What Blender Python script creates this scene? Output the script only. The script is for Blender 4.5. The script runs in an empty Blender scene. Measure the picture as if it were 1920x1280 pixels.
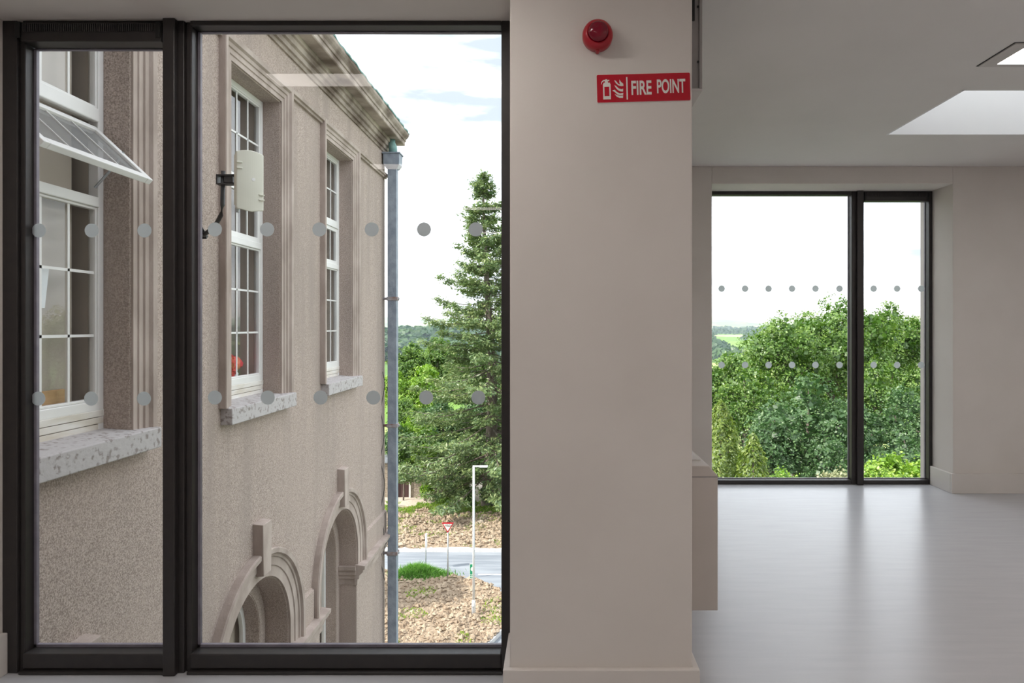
import bpy, bmesh, math, random
import numpy as np
from mathutils import Vector, Matrix, Euler

# ------------------------------------------------------------------ camera, sky, sun, exposure
scene = bpy.context.scene
COL = scene.collection
CZ = 1.19                      # camera height above the room floor
F = 1280.0                     # focal length in pixels of the 1920 x 1280 frame
GZ = CZ - 11.0                 # level of the ground outside

cam_data = bpy.data.cameras.new('camera')
cam_data.sensor_width = 36.0
cam_data.lens = 24.0
cam_data.shift_x = -82.0 / 1920.0
cam_data.shift_y = -28.0 / 1920.0
cam_data.clip_start = 0.05
cam_data.clip_end = 20000
cam = bpy.data.objects.new('camera', cam_data)
COL.objects.link(cam)
cam.location = (0, 0, CZ)
cam.rotation_euler = (math.radians(90), 0, 0)
scene.camera = cam

scene.view_settings.view_transform = 'Standard'
scene.view_settings.look = 'None'
scene.view_settings.gamma = 1.0
scene.view_settings.use_curve_mapping = False
scene.view_settings.exposure = 0.35

world = bpy.data.worlds.new('sky')
scene.world = world
world.use_nodes = True
wn, wl = world.node_tree.nodes, world.node_tree.links
wn.clear()
w_out = wn.new('ShaderNodeOutputWorld')
w_bg = wn.new('ShaderNodeBackground')
w_tc = wn.new('ShaderNodeTexCoord')
w_map = wn.new('ShaderNodeMapping'); w_map.inputs['Scale'].default_value = (1.0, 1.0, 4.5)
w_n = wn.new('ShaderNodeTexNoise'); w_n.inputs['Scale'].default_value = 2.6
w_n.inputs['Detail'].default_value = 7; w_n.inputs['Roughness'].default_value = 0.55
w_r = wn.new('ShaderNodeValToRGB')
w_r.color_ramp.elements[0].position = 0.36; w_r.color_ramp.elements[0].color = (0.31, 0.35, 0.39, 1)
w_r.color_ramp.elements[1].position = 0.50; w_r.color_ramp.elements[1].color = (0.92, 0.97, 1.03, 1)
wl.new(w_tc.outputs['Generated'], w_map.inputs['Vector'])
wl.new(w_map.outputs['Vector'], w_n.inputs['Vector'])
wl.new(w_n.outputs['Fac'], w_r.inputs['Fac'])
wl.new(w_r.outputs['Color'], w_bg.inputs['Color'])
w_bg.inputs['Strength'].default_value = 2.1
wl.new(w_bg.outputs['Background'], w_out.inputs['Surface'])

sun_d = bpy.data.lights.new('sun', 'SUN')
sun_d.energy = 4.8
sun_d.angle = math.radians(0.6)
sun_d.color = (1.0, 0.95, 0.85)
sun = bpy.data.objects.new('sun', sun_d)
COL.objects.link(sun)
SUN_DIR = Vector((-0.74, -0.30, 0.66)).normalized()      # towards the sun
sun.rotation_euler = SUN_DIR.to_track_quat('Z', 'Y').to_euler()
sun.location = (-40, -20, 50)

# ------------------------------------------------------------------ materials
def nmat(name):
    m = bpy.data.materials.new(name); m.use_nodes = True
    return m, m.node_tree.nodes, m.node_tree.links, m.node_tree.nodes['Principled BSDF']

def mat(name, c1, c2=None, scale=8.0, rough=0.6, metal=0.0, bump=0.0, bscale=None, spec=0.5, stretch=(1, 1, 1),
        lo=0.35, hi=0.65, detail=4, rough2=None, bdist=0.01):
    """noise-mottled procedural surface"""
    m, n, l, b = nmat(name)
    c2 = c2 or tuple(min(1, x * 1.06) for x in c1)
    tc = n.new('ShaderNodeTexCoord'); mp = n.new('ShaderNodeMapping'); mp.inputs['Scale'].default_value = stretch
    l.new(tc.outputs['Object'], mp.inputs['Vector'])
    no = n.new('ShaderNodeTexNoise'); no.inputs['Scale'].default_value = scale; no.inputs['Detail'].default_value = detail
    l.new(mp.outputs['Vector'], no.inputs['Vector'])
    r = n.new('ShaderNodeValToRGB')
    r.color_ramp.elements[0].position = lo; r.color_ramp.elements[0].color = (*c1, 1)
    r.color_ramp.elements[1].position = hi; r.color_ramp.elements[1].color = (*c2, 1)
    l.new(no.outputs['Fac'], r.inputs['Fac']); l.new(r.outputs['Color'], b.inputs['Base Color'])
    b.inputs['Roughness'].default_value = rough; b.inputs['Metallic'].default_value = metal
    b.inputs['Specular IOR Level'].default_value = spec
    if rough2 is not None:
        mr = n.new('ShaderNodeMapRange'); mr.inputs['From Min'].default_value = lo; mr.inputs['From Max'].default_value = hi
        mr.inputs['To Min'].default_value = rough; mr.inputs['To Max'].default_value = rough2
        l.new(no.outputs['Fac'], mr.inputs['Value']); l.new(mr.outputs['Result'], b.inputs['Roughness'])
    if bump:
        nb = n.new('ShaderNodeTexNoise'); nb.inputs['Scale'].default_value = bscale or scale; nb.inputs['Detail'].default_value = 5
        l.new(mp.outputs['Vector'], nb.inputs['Vector'])
        bp = n.new('ShaderNodeBump'); bp.inputs['Strength'].default_value = bump; bp.inputs['Distance'].default_value = bdist
        l.new(nb.outputs['Fac'], bp.inputs['Height']); l.new(bp.outputs['Normal'], b.inputs['Normal'])
    return m

def roughcast(name, base, dark, speck):
    """pebbly cement render: fine specks, broad blotches and rain streaks"""
    m, n, l, b = nmat(name)
    tc = n.new('ShaderNodeTexCoord')
    fine = n.new('ShaderNodeTexNoise'); fine.inputs['Scale'].default_value = 105; fine.inputs['Detail'].default_value = 4
    l.new(tc.outputs['Object'], fine.inputs['Vector'])
    broad = n.new('ShaderNodeTexNoise'); broad.inputs['Scale'].default_value = 0.9; broad.inputs['Detail'].default_value = 5
    l.new(tc.outputs['Object'], broad.inputs['Vector'])
    mp = n.new('ShaderNodeMapping'); mp.inputs['Scale'].default_value = (2.2, 2.2, 0.22)
    l.new(tc.outputs['Object'], mp.inputs['Vector'])
    streak = n.new('ShaderNodeTexNoise'); streak.inputs['Scale'].default_value = 1.3; streak.inputs['Detail'].default_value = 5
    l.new(mp.outputs['Vector'], streak.inputs['Vector'])
    def ramp(src, lo, hi, a, c):
        r = n.new('ShaderNodeValToRGB'); r.color_ramp.elements[0].position = lo; r.color_ramp.elements[1].position = hi
        r.color_ramp.elements[0].color = a; r.color_ramp.elements[1].color = c
        l.new(src, r.inputs['Fac']); return r.outputs['Color']
    c0 = ramp(fine.outputs['Fac'], 0.36, 0.62, (*speck, 1), (*base, 1))
    f1 = ramp(broad.outputs['Fac'], 0.42, 0.70, (0, 0, 0, 1), (0.45, 0.45, 0.45, 1))
    f2 = ramp(streak.outputs['Fac'], 0.50, 0.72, (0, 0, 0, 1), (0.8, 0.8, 0.8, 1))
    m1 = n.new('ShaderNodeMixRGB'); m1.blend_type = 'MIX'
    l.new(f1, m1.inputs['Fac']); l.new(c0, m1.inputs['Color1']); m1.inputs['Color2'].default_value = (base[0] * .86, base[1] * .84, base[2] * .82, 1)
    m2 = n.new('ShaderNodeMixRGB')
    l.new(f2, m2.inputs['Fac']); l.new(m1.outputs['Color'], m2.inputs['Color1']); m2.inputs['Color2'].default_value = (*dark, 1)
    l.new(m2.outputs['Color'], b.inputs['Base Color'])
    b.inputs['Roughness'].default_value = 0.95; b.inputs['Specular IOR Level'].default_value = 0.15
    bp = n.new('ShaderNodeBump'); bp.inputs['Strength'].default_value = 0.55; bp.inputs['Distance'].default_value = 0.008
    l.new(fine.outputs['Fac'], bp.inputs['Height']); l.new(bp.outputs['Normal'], b.inputs['Normal'])
    return m

def glass(name, refl=1.0, tint=(0.99, 0.995, 0.995)):
    """thin window glass: clear transmission with a Fresnel reflection"""
    m = bpy.data.materials.new(name); m.use_nodes = True
    n, l = m.node_tree.nodes, m.node_tree.links; n.clear()
    out = n.new('ShaderNodeOutputMaterial'); mix = n.new('ShaderNodeMixShader')
    tr = n.new('ShaderNodeBsdfTransparent'); tr.inputs['Color'].default_value = (*tint, 1)
    gl = n.new('ShaderNodeBsdfGlossy'); gl.inputs['Roughness'].default_value = 0.0
    fr = n.new('ShaderNodeFresnel'); fr.inputs['IOR'].default_value = 1.5
    mu = n.new('ShaderNodeMath'); mu.operation = 'MULTIPLY'; mu.inputs[1].default_value = refl
    ge = n.new('ShaderNodeNewGeometry'); inv = n.new('ShaderNodeMath'); inv.operation = 'SUBTRACT'; inv.inputs[0].default_value = 1.0
    l.new(ge.outputs['Backfacing'], inv.inputs[1])          # the sheet reflects once, at the face it is seen from
    m2 = n.new('ShaderNodeMath'); m2.operation = 'MULTIPLY'
    l.new(fr.outputs['Fac'], mu.inputs[0]); l.new(mu.outputs[0], m2.inputs[0]); l.new(inv.outputs[0], m2.inputs[1]); l.new(m2.outputs[0], mix.inputs['Fac'])
    l.new(tr.outputs[0], mix.inputs[1]); l.new(gl.outputs[0], mix.inputs[2]); l.new(mix.outputs[0], out.inputs['Surface'])
    return m

def frosted(name, col, clear=0.25, transl=0.55):
    m = bpy.data.materials.new(name); m.use_nodes = True
    n, l = m.node_tree.nodes, m.node_tree.links; n.clear()
    out = n.new('ShaderNodeOutputMaterial')
    di = n.new('ShaderNodeBsdfDiffuse'); di.inputs['Color'].default_value = (*col, 1)
    ts = n.new('ShaderNodeBsdfTranslucent'); ts.inputs['Color'].default_value = (*col, 1)
    tr = n.new('ShaderNodeBsdfTransparent')
    a = n.new('ShaderNodeMixShader'); a.inputs['Fac'].default_value = transl
    b = n.new('ShaderNodeMixShader'); b.inputs['Fac'].default_value = clear
    l.new(di.outputs[0], a.inputs[1]); l.new(ts.outputs[0], a.inputs[2])
    l.new(a.outputs[0], b.inputs[1]); l.new(tr.outputs[0], b.inputs[2]); l.new(b.outputs[0], out.inputs['Surface'])
    return m

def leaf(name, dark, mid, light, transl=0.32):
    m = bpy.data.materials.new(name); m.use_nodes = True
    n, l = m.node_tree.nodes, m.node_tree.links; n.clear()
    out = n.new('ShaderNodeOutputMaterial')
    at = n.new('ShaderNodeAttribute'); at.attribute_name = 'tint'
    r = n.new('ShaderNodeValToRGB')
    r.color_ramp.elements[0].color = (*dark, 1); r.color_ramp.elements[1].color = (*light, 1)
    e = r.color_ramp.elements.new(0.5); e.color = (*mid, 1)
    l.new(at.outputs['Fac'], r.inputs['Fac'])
    di = n.new('ShaderNodeBsdfDiffuse'); ts = n.new('ShaderNodeBsdfTranslucent'); gl = n.new('ShaderNodeBsdfGlossy')
    gl.inputs['Roughness'].default_value = 0.45
    hs = n.new('ShaderNodeHueSaturation'); hs.inputs['Saturation'].default_value = 1.15; hs.inputs['Value'].default_value = 1.25
    l.new(r.outputs['Color'], di.inputs['Color']); l.new(r.outputs['Color'], hs.inputs['Color']); l.new(hs.outputs['Color'], ts.inputs['Color'])
    a = n.new('ShaderNodeMixShader'); a.inputs['Fac'].default_value = transl
    b = n.new('ShaderNodeMixShader'); b.inputs['Fac'].default_value = 0.05
    l.new(di.outputs[0], a.inputs[1]); l.new(ts.outputs[0], a.inputs[2])
    l.new(a.outputs[0], b.inputs[1]); l.new(gl.outputs[0], b.inputs[2]); l.new(b.outputs[0], out.inputs['Surface'])
    return m

def emit(name, col, s):
    m = bpy.data.materials.new(name); m.use_nodes = True
    n, l = m.node_tree.nodes, m.node_tree.links; n.clear()
    out = n.new('ShaderNodeOutputMaterial'); e = n.new('ShaderNodeEmission')
    e.inputs['Color'].default_value = (*col, 1); e.inputs['Strength'].default_value = s
    l.new(e.outputs[0], out.inputs['Surface']); return m

M = {}
M['paint'] = mat('wall_paint', (0.65, 0.61, 0.57), (0.68, 0.64, 0.60), 3.0, 0.75, bump=0.04, bscale=160, spec=0.25, bdist=0.002)
M['ceil'] = mat('ceiling_paint', (0.78, 0.755, 0.73), (0.81, 0.785, 0.76), 2.0, 0.8, spec=0.2)
M['skirt'] = mat('skirting_paint', (0.63, 0.595, 0.56), (0.66, 0.62, 0.585), 3.0, 0.45, spec=0.4)
M['floor'] = mat('floor_resin', (0.47, 0.47, 0.49), (0.51, 0.51, 0.525), 5.0, 0.27, spec=0.55, stretch=(0.7, 5, 1), lo=0.25, hi=0.75, detail=3)
M['frame'] = mat('dark_bronze_aluminium', (0.021, 0.018, 0.018), (0.026, 0.022, 0.021), 30, 0.42, spec=0.5)
M['gasket'] = mat('glazing_spacer', (0.20, 0.18, 0.22), (0.26, 0.24, 0.28), 20, 0.4)
M['blackgap'] = mat('black_rubber', (0.006, 0.006, 0.006), (0.009, 0.009, 0.009), 20, 0.6)
M['pane'] = glass('window_glass', 0.55)
M['oldpane'] = glass('old_window_glass', 1.5)
M['dot'] = frosted('frosted_vinyl', (0.64, 0.66, 0.665), 0.06, 0.75)
M['opal'] = frosted('opal_acrylic', (0.95, 0.955, 0.96), 0.0, 0.92)
M['shaft'] = mat('rooflight_lining', (0.88, 0.88, 0.88), (0.90, 0.90, 0.895), 3, 0.7, spec=0.2)
M['lamp'] = emit('lamp_diffuser', (1.0, 0.92, 0.87), 12.2)
M['trim'] = mat('lamp_trim', (0.60, 0.57, 0.55), (0.64, 0.61, 0.58), 6, 0.6)
M['red'] = mat('red_plastic', (0.35, 0.005, 0.016), (0.40, 0.008, 0.019), 12, 0.35)
M['redlens'] = mat('red_lens', (0.16, 0.0, 0.012), (0.20, 0.0, 0.014), 12, 0.12)
M['signred'] = mat('sign_red', (0.46, 0.004, 0.018), (0.50, 0.006, 0.022), 12, 0.25)
M['signwhite'] = mat('sign_white', (0.74, 0.72, 0.68), (0.78, 0.75, 0.71), 12, 0.4)
M['steel'] = mat('grey_coated_steel', (0.30, 0.285, 0.275), (0.34, 0.32, 0.31), 14, 0.45, spec=0.5)
M['rad'] = mat('radiator_enamel', (0.53, 0.485, 0.445), (0.56, 0.51, 0.47), 4, 0.5)
M['render'] = roughcast('roughcast_render', (0.55, 0.45, 0.398), (0.34, 0.28, 0.247), (0.285, 0.226, 0.194))
M['mould'] = mat('cement_moulding', (0.37, 0.30, 0.262), (0.50, 0.415, 0.37), 5, 0.9, bump=0.25, bscale=60, spec=0.15, stretch=(1, 1, 0.5), detail=8)
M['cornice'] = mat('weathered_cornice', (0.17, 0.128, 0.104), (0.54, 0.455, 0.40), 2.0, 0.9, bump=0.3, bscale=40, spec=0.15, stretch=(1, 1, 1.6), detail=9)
M['sill'] = mat('limestone_sill', (0.29, 0.25, 0.235), (0.50, 0.465, 0.46), 24, 0.85, bump=0.35, bscale=26, spec=0.2, lo=0.36, hi=0.46, detail=6)
M['upvc'] = mat('white_upvc', (0.78, 0.76, 0.74), (0.84, 0.82, 0.80), 4, 0.4)
M['dirtyupvc'] = mat('stained_upvc', (0.62, 0.56, 0.47), (0.80, 0.77, 0.73), 3, 0.5, stretch=(1, 1, 4))
M['inner'] = mat('interior_plaster', (0.50, 0.42, 0.34), (0.55, 0.47, 0.38), 3, 0.8)
M['dusty'] = frosted('dusty_glass', (0.50, 0.50, 0.50), 0.62, 0.5)
M['blind'] = mat('cream_blind', (0.46, 0.40, 0.335), (0.50, 0.43, 0.365), 3, 0.8)
M['curtain'] = mat('pale_curtain', (0.62, 0.66, 0.70), (0.70, 0.73, 0.76), 3, 0.9)
M['paper'] = mat('white_paper', (0.78, 0.79, 0.80), (0.82, 0.83, 0.84), 6, 0.8)
M['wood'] = mat('orange_wood', (0.48, 0.27, 0.13), (0.56, 0.33, 0.17), 7, 0.6, stretch=(1, 1, 8))
M['redcloth'] = mat('red_petals', (0.70, 0.03, 0.05), (0.82, 0.07, 0.09), 20, 0.7)
M['copper'] = mat('verdigris_copper', (0.13, 0.25, 0.24), (0.24, 0.42, 0.39), 7, 0.7)
M['slate'] = mat('roof_slate', (0.12, 0.13, 0.14), (0.18, 0.19, 0.20), 6, 0.8)
M['lead'] = mat('painted_downpipe', (0.20, 0.235, 0.285), (0.29, 0.33, 0.385), 9, 0.55, bump=0.5, bscale=38, stretch=(1, 1, 0.8), detail=6)
M['rust'] = mat('rusty_bracket', (0.22, 0.13, 0.10), (0.34, 0.33, 0.35), 14, 0.7)
M['antenna'] = mat('cream_plastic', (0.70, 0.68, 0.58), (0.74, 0.72, 0.62), 4, 0.45)
M['blackmetal'] = mat('black_painted_steel', (0.035, 0.033, 0.033), (0.055, 0.05, 0.05), 14, 0.5)
M['galv'] = mat('galvanised_steel', (0.42, 0.44, 0.46), (0.52, 0.54, 0.56), 12, 0.45, metal=0.4)
M['lampwhite'] = mat('pale_painted_pole', (0.72, 0.73, 0.73), (0.78, 0.79, 0.79), 10, 0.45)
M['green'] = mat('sign_green', (0.0, 0.24, 0.11), (0.0, 0.28, 0.13), 10, 0.4)
M['stake'] = mat('timber_stake', (0.44, 0.30, 0.22), (0.54, 0.38, 0.28), 8, 0.8, stretch=(1, 1, 0.2))
M['black_ink'] = mat('black_ink', (0.012, 0.012, 0.014), (0.016, 0.016, 0.018), 10, 0.5)
M['soil'] = mat('dry_soil', (0.25, 0.185, 0.13), (0.40, 0.315, 0.23), 3.5, 0.95, bump=0.6, bscale=14, spec=0.1, detail=8, bdist=0.05)
M['clod'] = mat('soil_clods', (0.30, 0.225, 0.16), (0.46, 0.365, 0.27), 2.0, 0.95, bump=0.4, bscale=30, spec=0.1, detail=6)
M['asphalt'] = mat('asphalt', (0.20, 0.22, 0.25), (0.30, 0.32, 0.35), 1.4, 0.6, bump=0.1, bscale=90, stretch=(0.3, 2.5, 1), detail=7)
M['concrete'] = mat('pale_concrete', (0.56, 0.55, 0.54), (0.66, 0.65, 0.63), 5, 0.8)
M['cladding'] = mat('dark_cladding', (0.12, 0.115, 0.11), (0.16, 0.15, 0.145), 5, 0.7)
M['gravel'] = mat('pale_gravel', (0.50, 0.42, 0.34), (0.64, 0.55, 0.46), 9, 0.95, bump=0.3, bscale=40, detail=8)
M['stone'] = mat('rubble_stone', (0.20, 0.165, 0.125), (0.40, 0.33, 0.26), 7, 0.9, bump=0.6, bscale=9, stretch=(1, 1, 2.2), bdist=0.05)
M['doorred'] = mat('maroon_boards', (0.045, 0.018, 0.018), (0.07, 0.028, 0.026), 6, 0.7, stretch=(6, 6, 0.3))
M['meadow'] = mat('meadow_grass', (0.08, 0.12, 0.04), (0.15, 0.19, 0.08), 0.4, 0.95, detail=8)
M['grass'] = leaf('grass_blades', (0.068, 0.176, 0.027), (0.135, 0.324, 0.054), (0.270, 0.486, 0.108))
M['bark'] = mat('tree_bark', (0.10, 0.08, 0.065), (0.22, 0.18, 0.15), 6, 0.95, bump=0.6, bscale=14, stretch=(1, 1, 0.25), bdist=0.04)
M['leaf_oak'] = leaf('oak_leaves', (0.046, 0.113, 0.018), (0.117, 0.219, 0.035), (0.256, 0.368, 0.082))
M['leaf_syc'] = leaf('sycamore_leaves', (0.041, 0.094, 0.030), (0.087, 0.175, 0.057), (0.188, 0.289, 0.114))
M['leaf_light'] = leaf('light_leaves', (0.116, 0.232, 0.023), (0.232, 0.395, 0.046), (0.441, 0.557, 0.104))
M['leaf_cyp'] = leaf('cypress_sprays', (0.070, 0.128, 0.017), (0.163, 0.244, 0.035), (0.325, 0.395, 0.082))
M['leaf_spruce'] = leaf('spruce_needles', (0.077, 0.138, 0.060), (0.172, 0.249, 0.095), (0.344, 0.396, 0.163), 0.28)
M['leaf_pale'] = leaf('pale_seed_heads', (0.22, 0.25, 0.12), (0.34, 0.36, 0.19), (0.48, 0.46, 0.28))
M['leaf_far'] = leaf('distant_woodland', (0.026, 0.065, 0.026), (0.052, 0.112, 0.039), (0.103, 0.172, 0.060))

def fields_material():
    m, n, l, b = nmat('patchwork_fields')
    tc = n.new('ShaderNodeTexCoord'); mp = n.new('ShaderNodeMapping'); mp.inputs['Scale'].default_value = (1, 1, 0.02)
    l.new(tc.outputs['Object'], mp.inputs['Vector'])
    v = n.new('ShaderNodeTexVoronoi'); v.inputs['Scale'].default_value = 0.0062
    l.new(mp.outputs['Vector'], v.inputs['Vector'])
    r = n.new('ShaderNodeValToRGB')
    r.color_ramp.elements[0].color = (0.10, 0.19, 0.05, 1); r.color_ramp.elements[1].color = (0.50, 0.46, 0.24, 1)
    e = r.color_ramp.elements.new(0.55); e.color = (0.22, 0.34, 0.09, 1)
    sp = n.new('ShaderNodeSeparateColor'); l.new(v.outputs['Color'], sp.inputs['Color'])
    l.new(sp.outputs['Red'], r.inputs['Fac']); l.new(r.outputs['Color'], b.inputs['Base Color'])
    b.inputs['Roughness'].default_value = 1.0; b.inputs['Specular IOR Level'].default_value = 0.0
    return m
M['fields'] = fields_material()

# ------------------------------------------------------------------ mesh helpers
class MB:
    def __init__(s): s.v = []; s.f = []
    def add(s, v, f):
        o = len(s.v); s.v += [tuple(p) for p in v]; s.f += [tuple(i + o for i in q) for q in f]; return s
    def box(s, x0, x1, y0, y1, z0, z1):
        x0, x1 = sorted((x0, x1)); y0, y1 = sorted((y0, y1)); z0, z1 = sorted((z0, z1))
        return s.add([(x0, y0, z0), (x1, y0, z0), (x1, y1, z0), (x0, y1, z0), (x0, y0, z1), (x1, y0, z1), (x1, y1, z1), (x0, y1, z1)],
                     [(3, 2, 1, 0), (4, 5, 6, 7), (0, 1, 5, 4), (1, 2, 6, 5), (2, 3, 7, 6), (3, 0, 4, 7)])
    def prism(s, poly, fn, a, b):
        """poly: list of 2-D points; fn(u, v, t) -> xyz; extruded from t=a to t=b"""
        n = len(poly)
        v = [fn(u, w, a) for u, w in poly] + [fn(u, w, b) for u, w in poly]
        return s.add(v, [tuple(range(n))[::-1], tuple(range(n, 2 * n))] + [(i, (i + 1) % n, n + (i + 1) % n, n + i) for i in range(n)])
    def sweep(s, rings, closed=True, caps=True):
        n = len(rings[0]); v = [p for r in rings for p in r]; f = []
        for k in range(len(rings) - 1):
            for i in range(n if closed else n - 1):
                j = (i + 1) % n
                f.append((k * n + i, k * n + j, (k + 1) * n + j, (k + 1) * n + i))
        if caps: f += [tuple(range(n))[::-1], tuple(range((len(rings) - 1) * n, len(rings) * n))]
        return s.add(v, f)
    def tube(s, pts, rad, n=10, caps=True):
        pts = [Vector(p) for p in pts]; rings = []
        rad = rad if isinstance(rad, (list, tuple)) else [rad] * len(pts)
        up = Vector((0, 0, 1))
        for i, p in enumerate(pts):
            t = (pts[min(i + 1, len(pts) - 1)] - pts[max(i - 1, 0)]).normalized()
            a = t.cross(up if abs(t.z) < 0.95 else Vector((1, 0, 0))).normalized(); b = a.cross(t).normalized()
            rings.append([p + (a * math.cos(2 * math.pi * k / n) + b * math.sin(2 * math.pi * k / n)) * rad[i] for k in range(n)])
        return s.sweep(rings, caps=caps)
    def lathe(s, prof, fn, n=32):
        """prof: (radius, height) list; fn(u, v, h) -> xyz with u,v in the disc plane"""
        rings = [[fn(r * math.cos(2 * math.pi * k / n), r * math.sin(2 * math.pi * k / n), h) for k in range(n)] for r, h in prof]
        return s.sweep(rings)
    def xf(s, fn): s.v = [tuple(fn(Vector(p))) for p in s.v]; return s
    def build(s, name, m, parent=None, bevel=0.0, smooth=False, seg=2, label=None):
        me = bpy.data.meshes.new(name); me.from_pydata(s.v, [], s.f)
        bm = bmesh.new(); bm.from_mesh(me); bmesh.ops.recalc_face_normals(bm, faces=bm.faces); bm.to_mesh(me); bm.free()
        return link(name, me, m, parent, bevel, smooth, seg, label)

def root_loc(p):
    l = Vector((0, 0, 0))
    while p is not None: l += p.location; p = p.parent
    return l

def link(name, me, m, parent=None, bevel=0.0, smooth=False, seg=2, label=None):
    if m: me.materials.append(M[m])
    o = bpy.data.objects.new(name, me); COL.objects.link(o)
    if smooth:
        for p in me.polygons: p.use_smooth = True
    if bevel:
        b = o.modifiers.new('edge', 'BEVEL'); b.width = bevel; b.segments = seg; b.limit_method = 'ANGLE'; b.angle_limit = math.radians(40)
    if parent is not None:
        o.parent = parent
        o.location = -root_loc(parent)          # the meshes are written in world coordinates
    if label: o['label'] = label
    return o

def empty(name, loc):
    o = bpy.data.objects.new(name, None); COL.objects.link(o); o.location = loc; o.empty_display_size = 0.2; return o
def tag(o, label=None, cat=None, group=None, kind=None):
    if label: o['label'] = label
    if cat: o['category'] = cat
    if group: o['group'] = group
    if kind: o['kind'] = kind
    return o
def struct(o, label, cat): return tag(o, label, cat, kind='structure')
def H(h): return h + CZ
def at(px, py, y): return Vector(((px - 1042) * y / F, y, CZ - (py - 612) * y / F))

def quads(name, V, m, parent, tint=None, kind=None):
    """V: (n,4,3) array of quads -> one mesh with a per-face tint"""
    n = len(V); me = bpy.data.meshes.new(name)
    me.vertices.add(n * 4); me.vertices.foreach_set('co', V.reshape(-1).astype(np.float32))
    me.loops.add(n * 4); me.loops.foreach_set('vertex_index', np.arange(n * 4, dtype=np.int32))
    me.polygons.add(n); me.polygons.foreach_set('loop_start', np.arange(0, n * 4, 4, dtype=np.int32))
    me.update(calc_edges=True)
    if tint is not None:
        a = me.attributes.new('tint', 'FLOAT', 'FACE'); a.data.foreach_set('value', tint.astype(np.float32))
    o = link(name, me, m, parent)
    if kind: o['kind'] = kind
    return o

# ------------------------------------------------------------------ the room
CEIL = H(1.144)
FW, WT = 2.105, 2.46            # inner / outer face of the near window wall
RW, RF = 4.88, 5.32             # inner / outer face of the far window wall
PX0, PX1 = -0.1414, 0.421       # pillar
JX = -1.9                       # left jamb of the near window
XL, XR, YB = -2.75, 5.6, -4.6
fl = MB().prism([(XL, YB), (XR, YB), (XR, RF), (PX1 - .36, RF), (PX1 - .36, WT), (XL, WT)], lambda u, w, t: (u, w, t), -0.25, 0.0)
struct(fl.build('floor', 'floor'), 'pale grey resin floor reflecting the windows', 'floor')

SKX0, SKX1, SKY0, SKY1 = 1.97, 4.3, 3.30, 4.08       # rooflight opening
c = MB()
c.box(XL, PX1 - .36, YB, WT, CEIL, CEIL + .35)
c.box(PX1 - .36, XR, YB, SKY0, CEIL, CEIL + .35)
c.box(PX1 - .36, XR, SKY1, RF, CEIL, CEIL + .35)
c.box(PX1 - .36, SKX0, SKY0, SKY1, CEIL, CEIL + .35)
c.box(SKX1, XR, SKY0, SKY1, CEIL, CEIL + .35)
struct(c.build('ceiling', 'ceil'), 'plain painted ceiling with rooflight opening', 'ceiling')

w = MB()
w.box(XL, JX, FW, WT, 0, CEIL)                          # left of the opening
w.box(JX, PX0, FW, WT, H(1.05), CEIL)                   # lintel and soffit
w.box(PX0, PX1, FW, WT, 0, CEIL)                        # pillar
struct(w.build('wall_front', 'paint', bevel=.004), 'beige painted pillar and wall around the large near window', 'wall')
w = MB().box(PX1 - .36, PX1, WT, RF, 0, CEIL)
struct(w.build('wall_side', 'paint'), 'beige wall running from the pillar to the far window', 'wall')
w = MB()
w.box(PX1, 1.117, RW, RF, 0, CEIL); w.box(2.84, XR, RW, RF, 0, CEIL); w.box(1.117, 2.84, RW, RF, H(1.02), CEIL)
struct(w.build('wall_far', 'paint', bevel=.004), 'beige far wall around the smaller window', 'wall')
struct(MB().box(XR, XR + .3, YB, RF, 0, CEIL).build('wall_right', 'paint'), 'beige wall closing the room beside the rooflight', 'wall')
struct(MB().box(XL - .12, XL, YB, WT, 0, CEIL).build('wall_left', 'paint'), 'beige wall beside the near window', 'wall')
struct(MB().box(XL, XR, YB - .3, YB, 0, CEIL).build('wall_back', 'paint'), 'beige wall behind the viewer', 'wall')

up = MB().box(XL - .12, XR + .3, YB - .3, WT, CEIL + .35, CEIL + 3.4)  # unseen mass, added to keep sky light off the facade's camera-facing returns
struct(up.build('wall_sky_block', 'cladding'), 'unseen dark block added above the near window to hold back the sky', 'wall')
lo_ = MB().box(XL - .12, XR + .3, YB - .3, WT, GZ - .2, -.25).box(PX1 - .36, XR + .3, WT, RF, GZ - .2, -.25)
struct(lo_.build('wall_lower', 'cladding'), 'dark clad storeys below the room', 'wall')

SK, ST = 0.141, 0.02
b = MB()
b.box(PX0 - ST, PX1 + ST, FW - ST, FW, 0, SK); b.box(PX0 - ST, PX0, FW, 2.343, 0, SK); b.box(PX1, PX1 + ST, FW, RW, 0, SK)
struct(b.build('baseboard_pillar', 'skirt', bevel=.003), 'beige skirting board wrapped round the pillar', 'baseboard')
b = MB().box(2.84 - ST, XR, RW - ST, RW, 0, SK).box(2.84 - ST, 2.84, RW, 5.146, 0, SK)
struct(b.build('baseboard_far', 'skirt', bevel=.003), 'beige skirting board turning into the far window reveal', 'baseboard')
b = MB().box(PX1, 1.117 + ST, RW - ST, RW, 0, SK).box(1.117, 1.117 + ST, RW, 5.146, 0, SK)
struct(b.build('baseboard_side', 'skirt', bevel=.003), 'beige skirting board below the far wall beside the radiator', 'baseboard')
b = MB().box(XL, JX + ST, FW - ST, FW, 0, SK).box(JX, JX + ST, FW, 2.343, 0, SK)
struct(b.build('baseboard_left', 'skirt', bevel=.003), 'beige skirting board at the left jamb of the near window', 'baseboard')

# ---- windows of the room
def disc(px, py, r, yp, n=28):
    x, z = (px - 1042) * yp / F, CZ - (py - 612) * yp / F
    r = r * yp / F
    return MB().prism([(r * math.cos(2 * math.pi * k / n), r * math.sin(2 * math.pi * k / n)) for k in range(n)], lambda u, v, t: (x + u, t, z + v), yp - .0006, yp)

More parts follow.
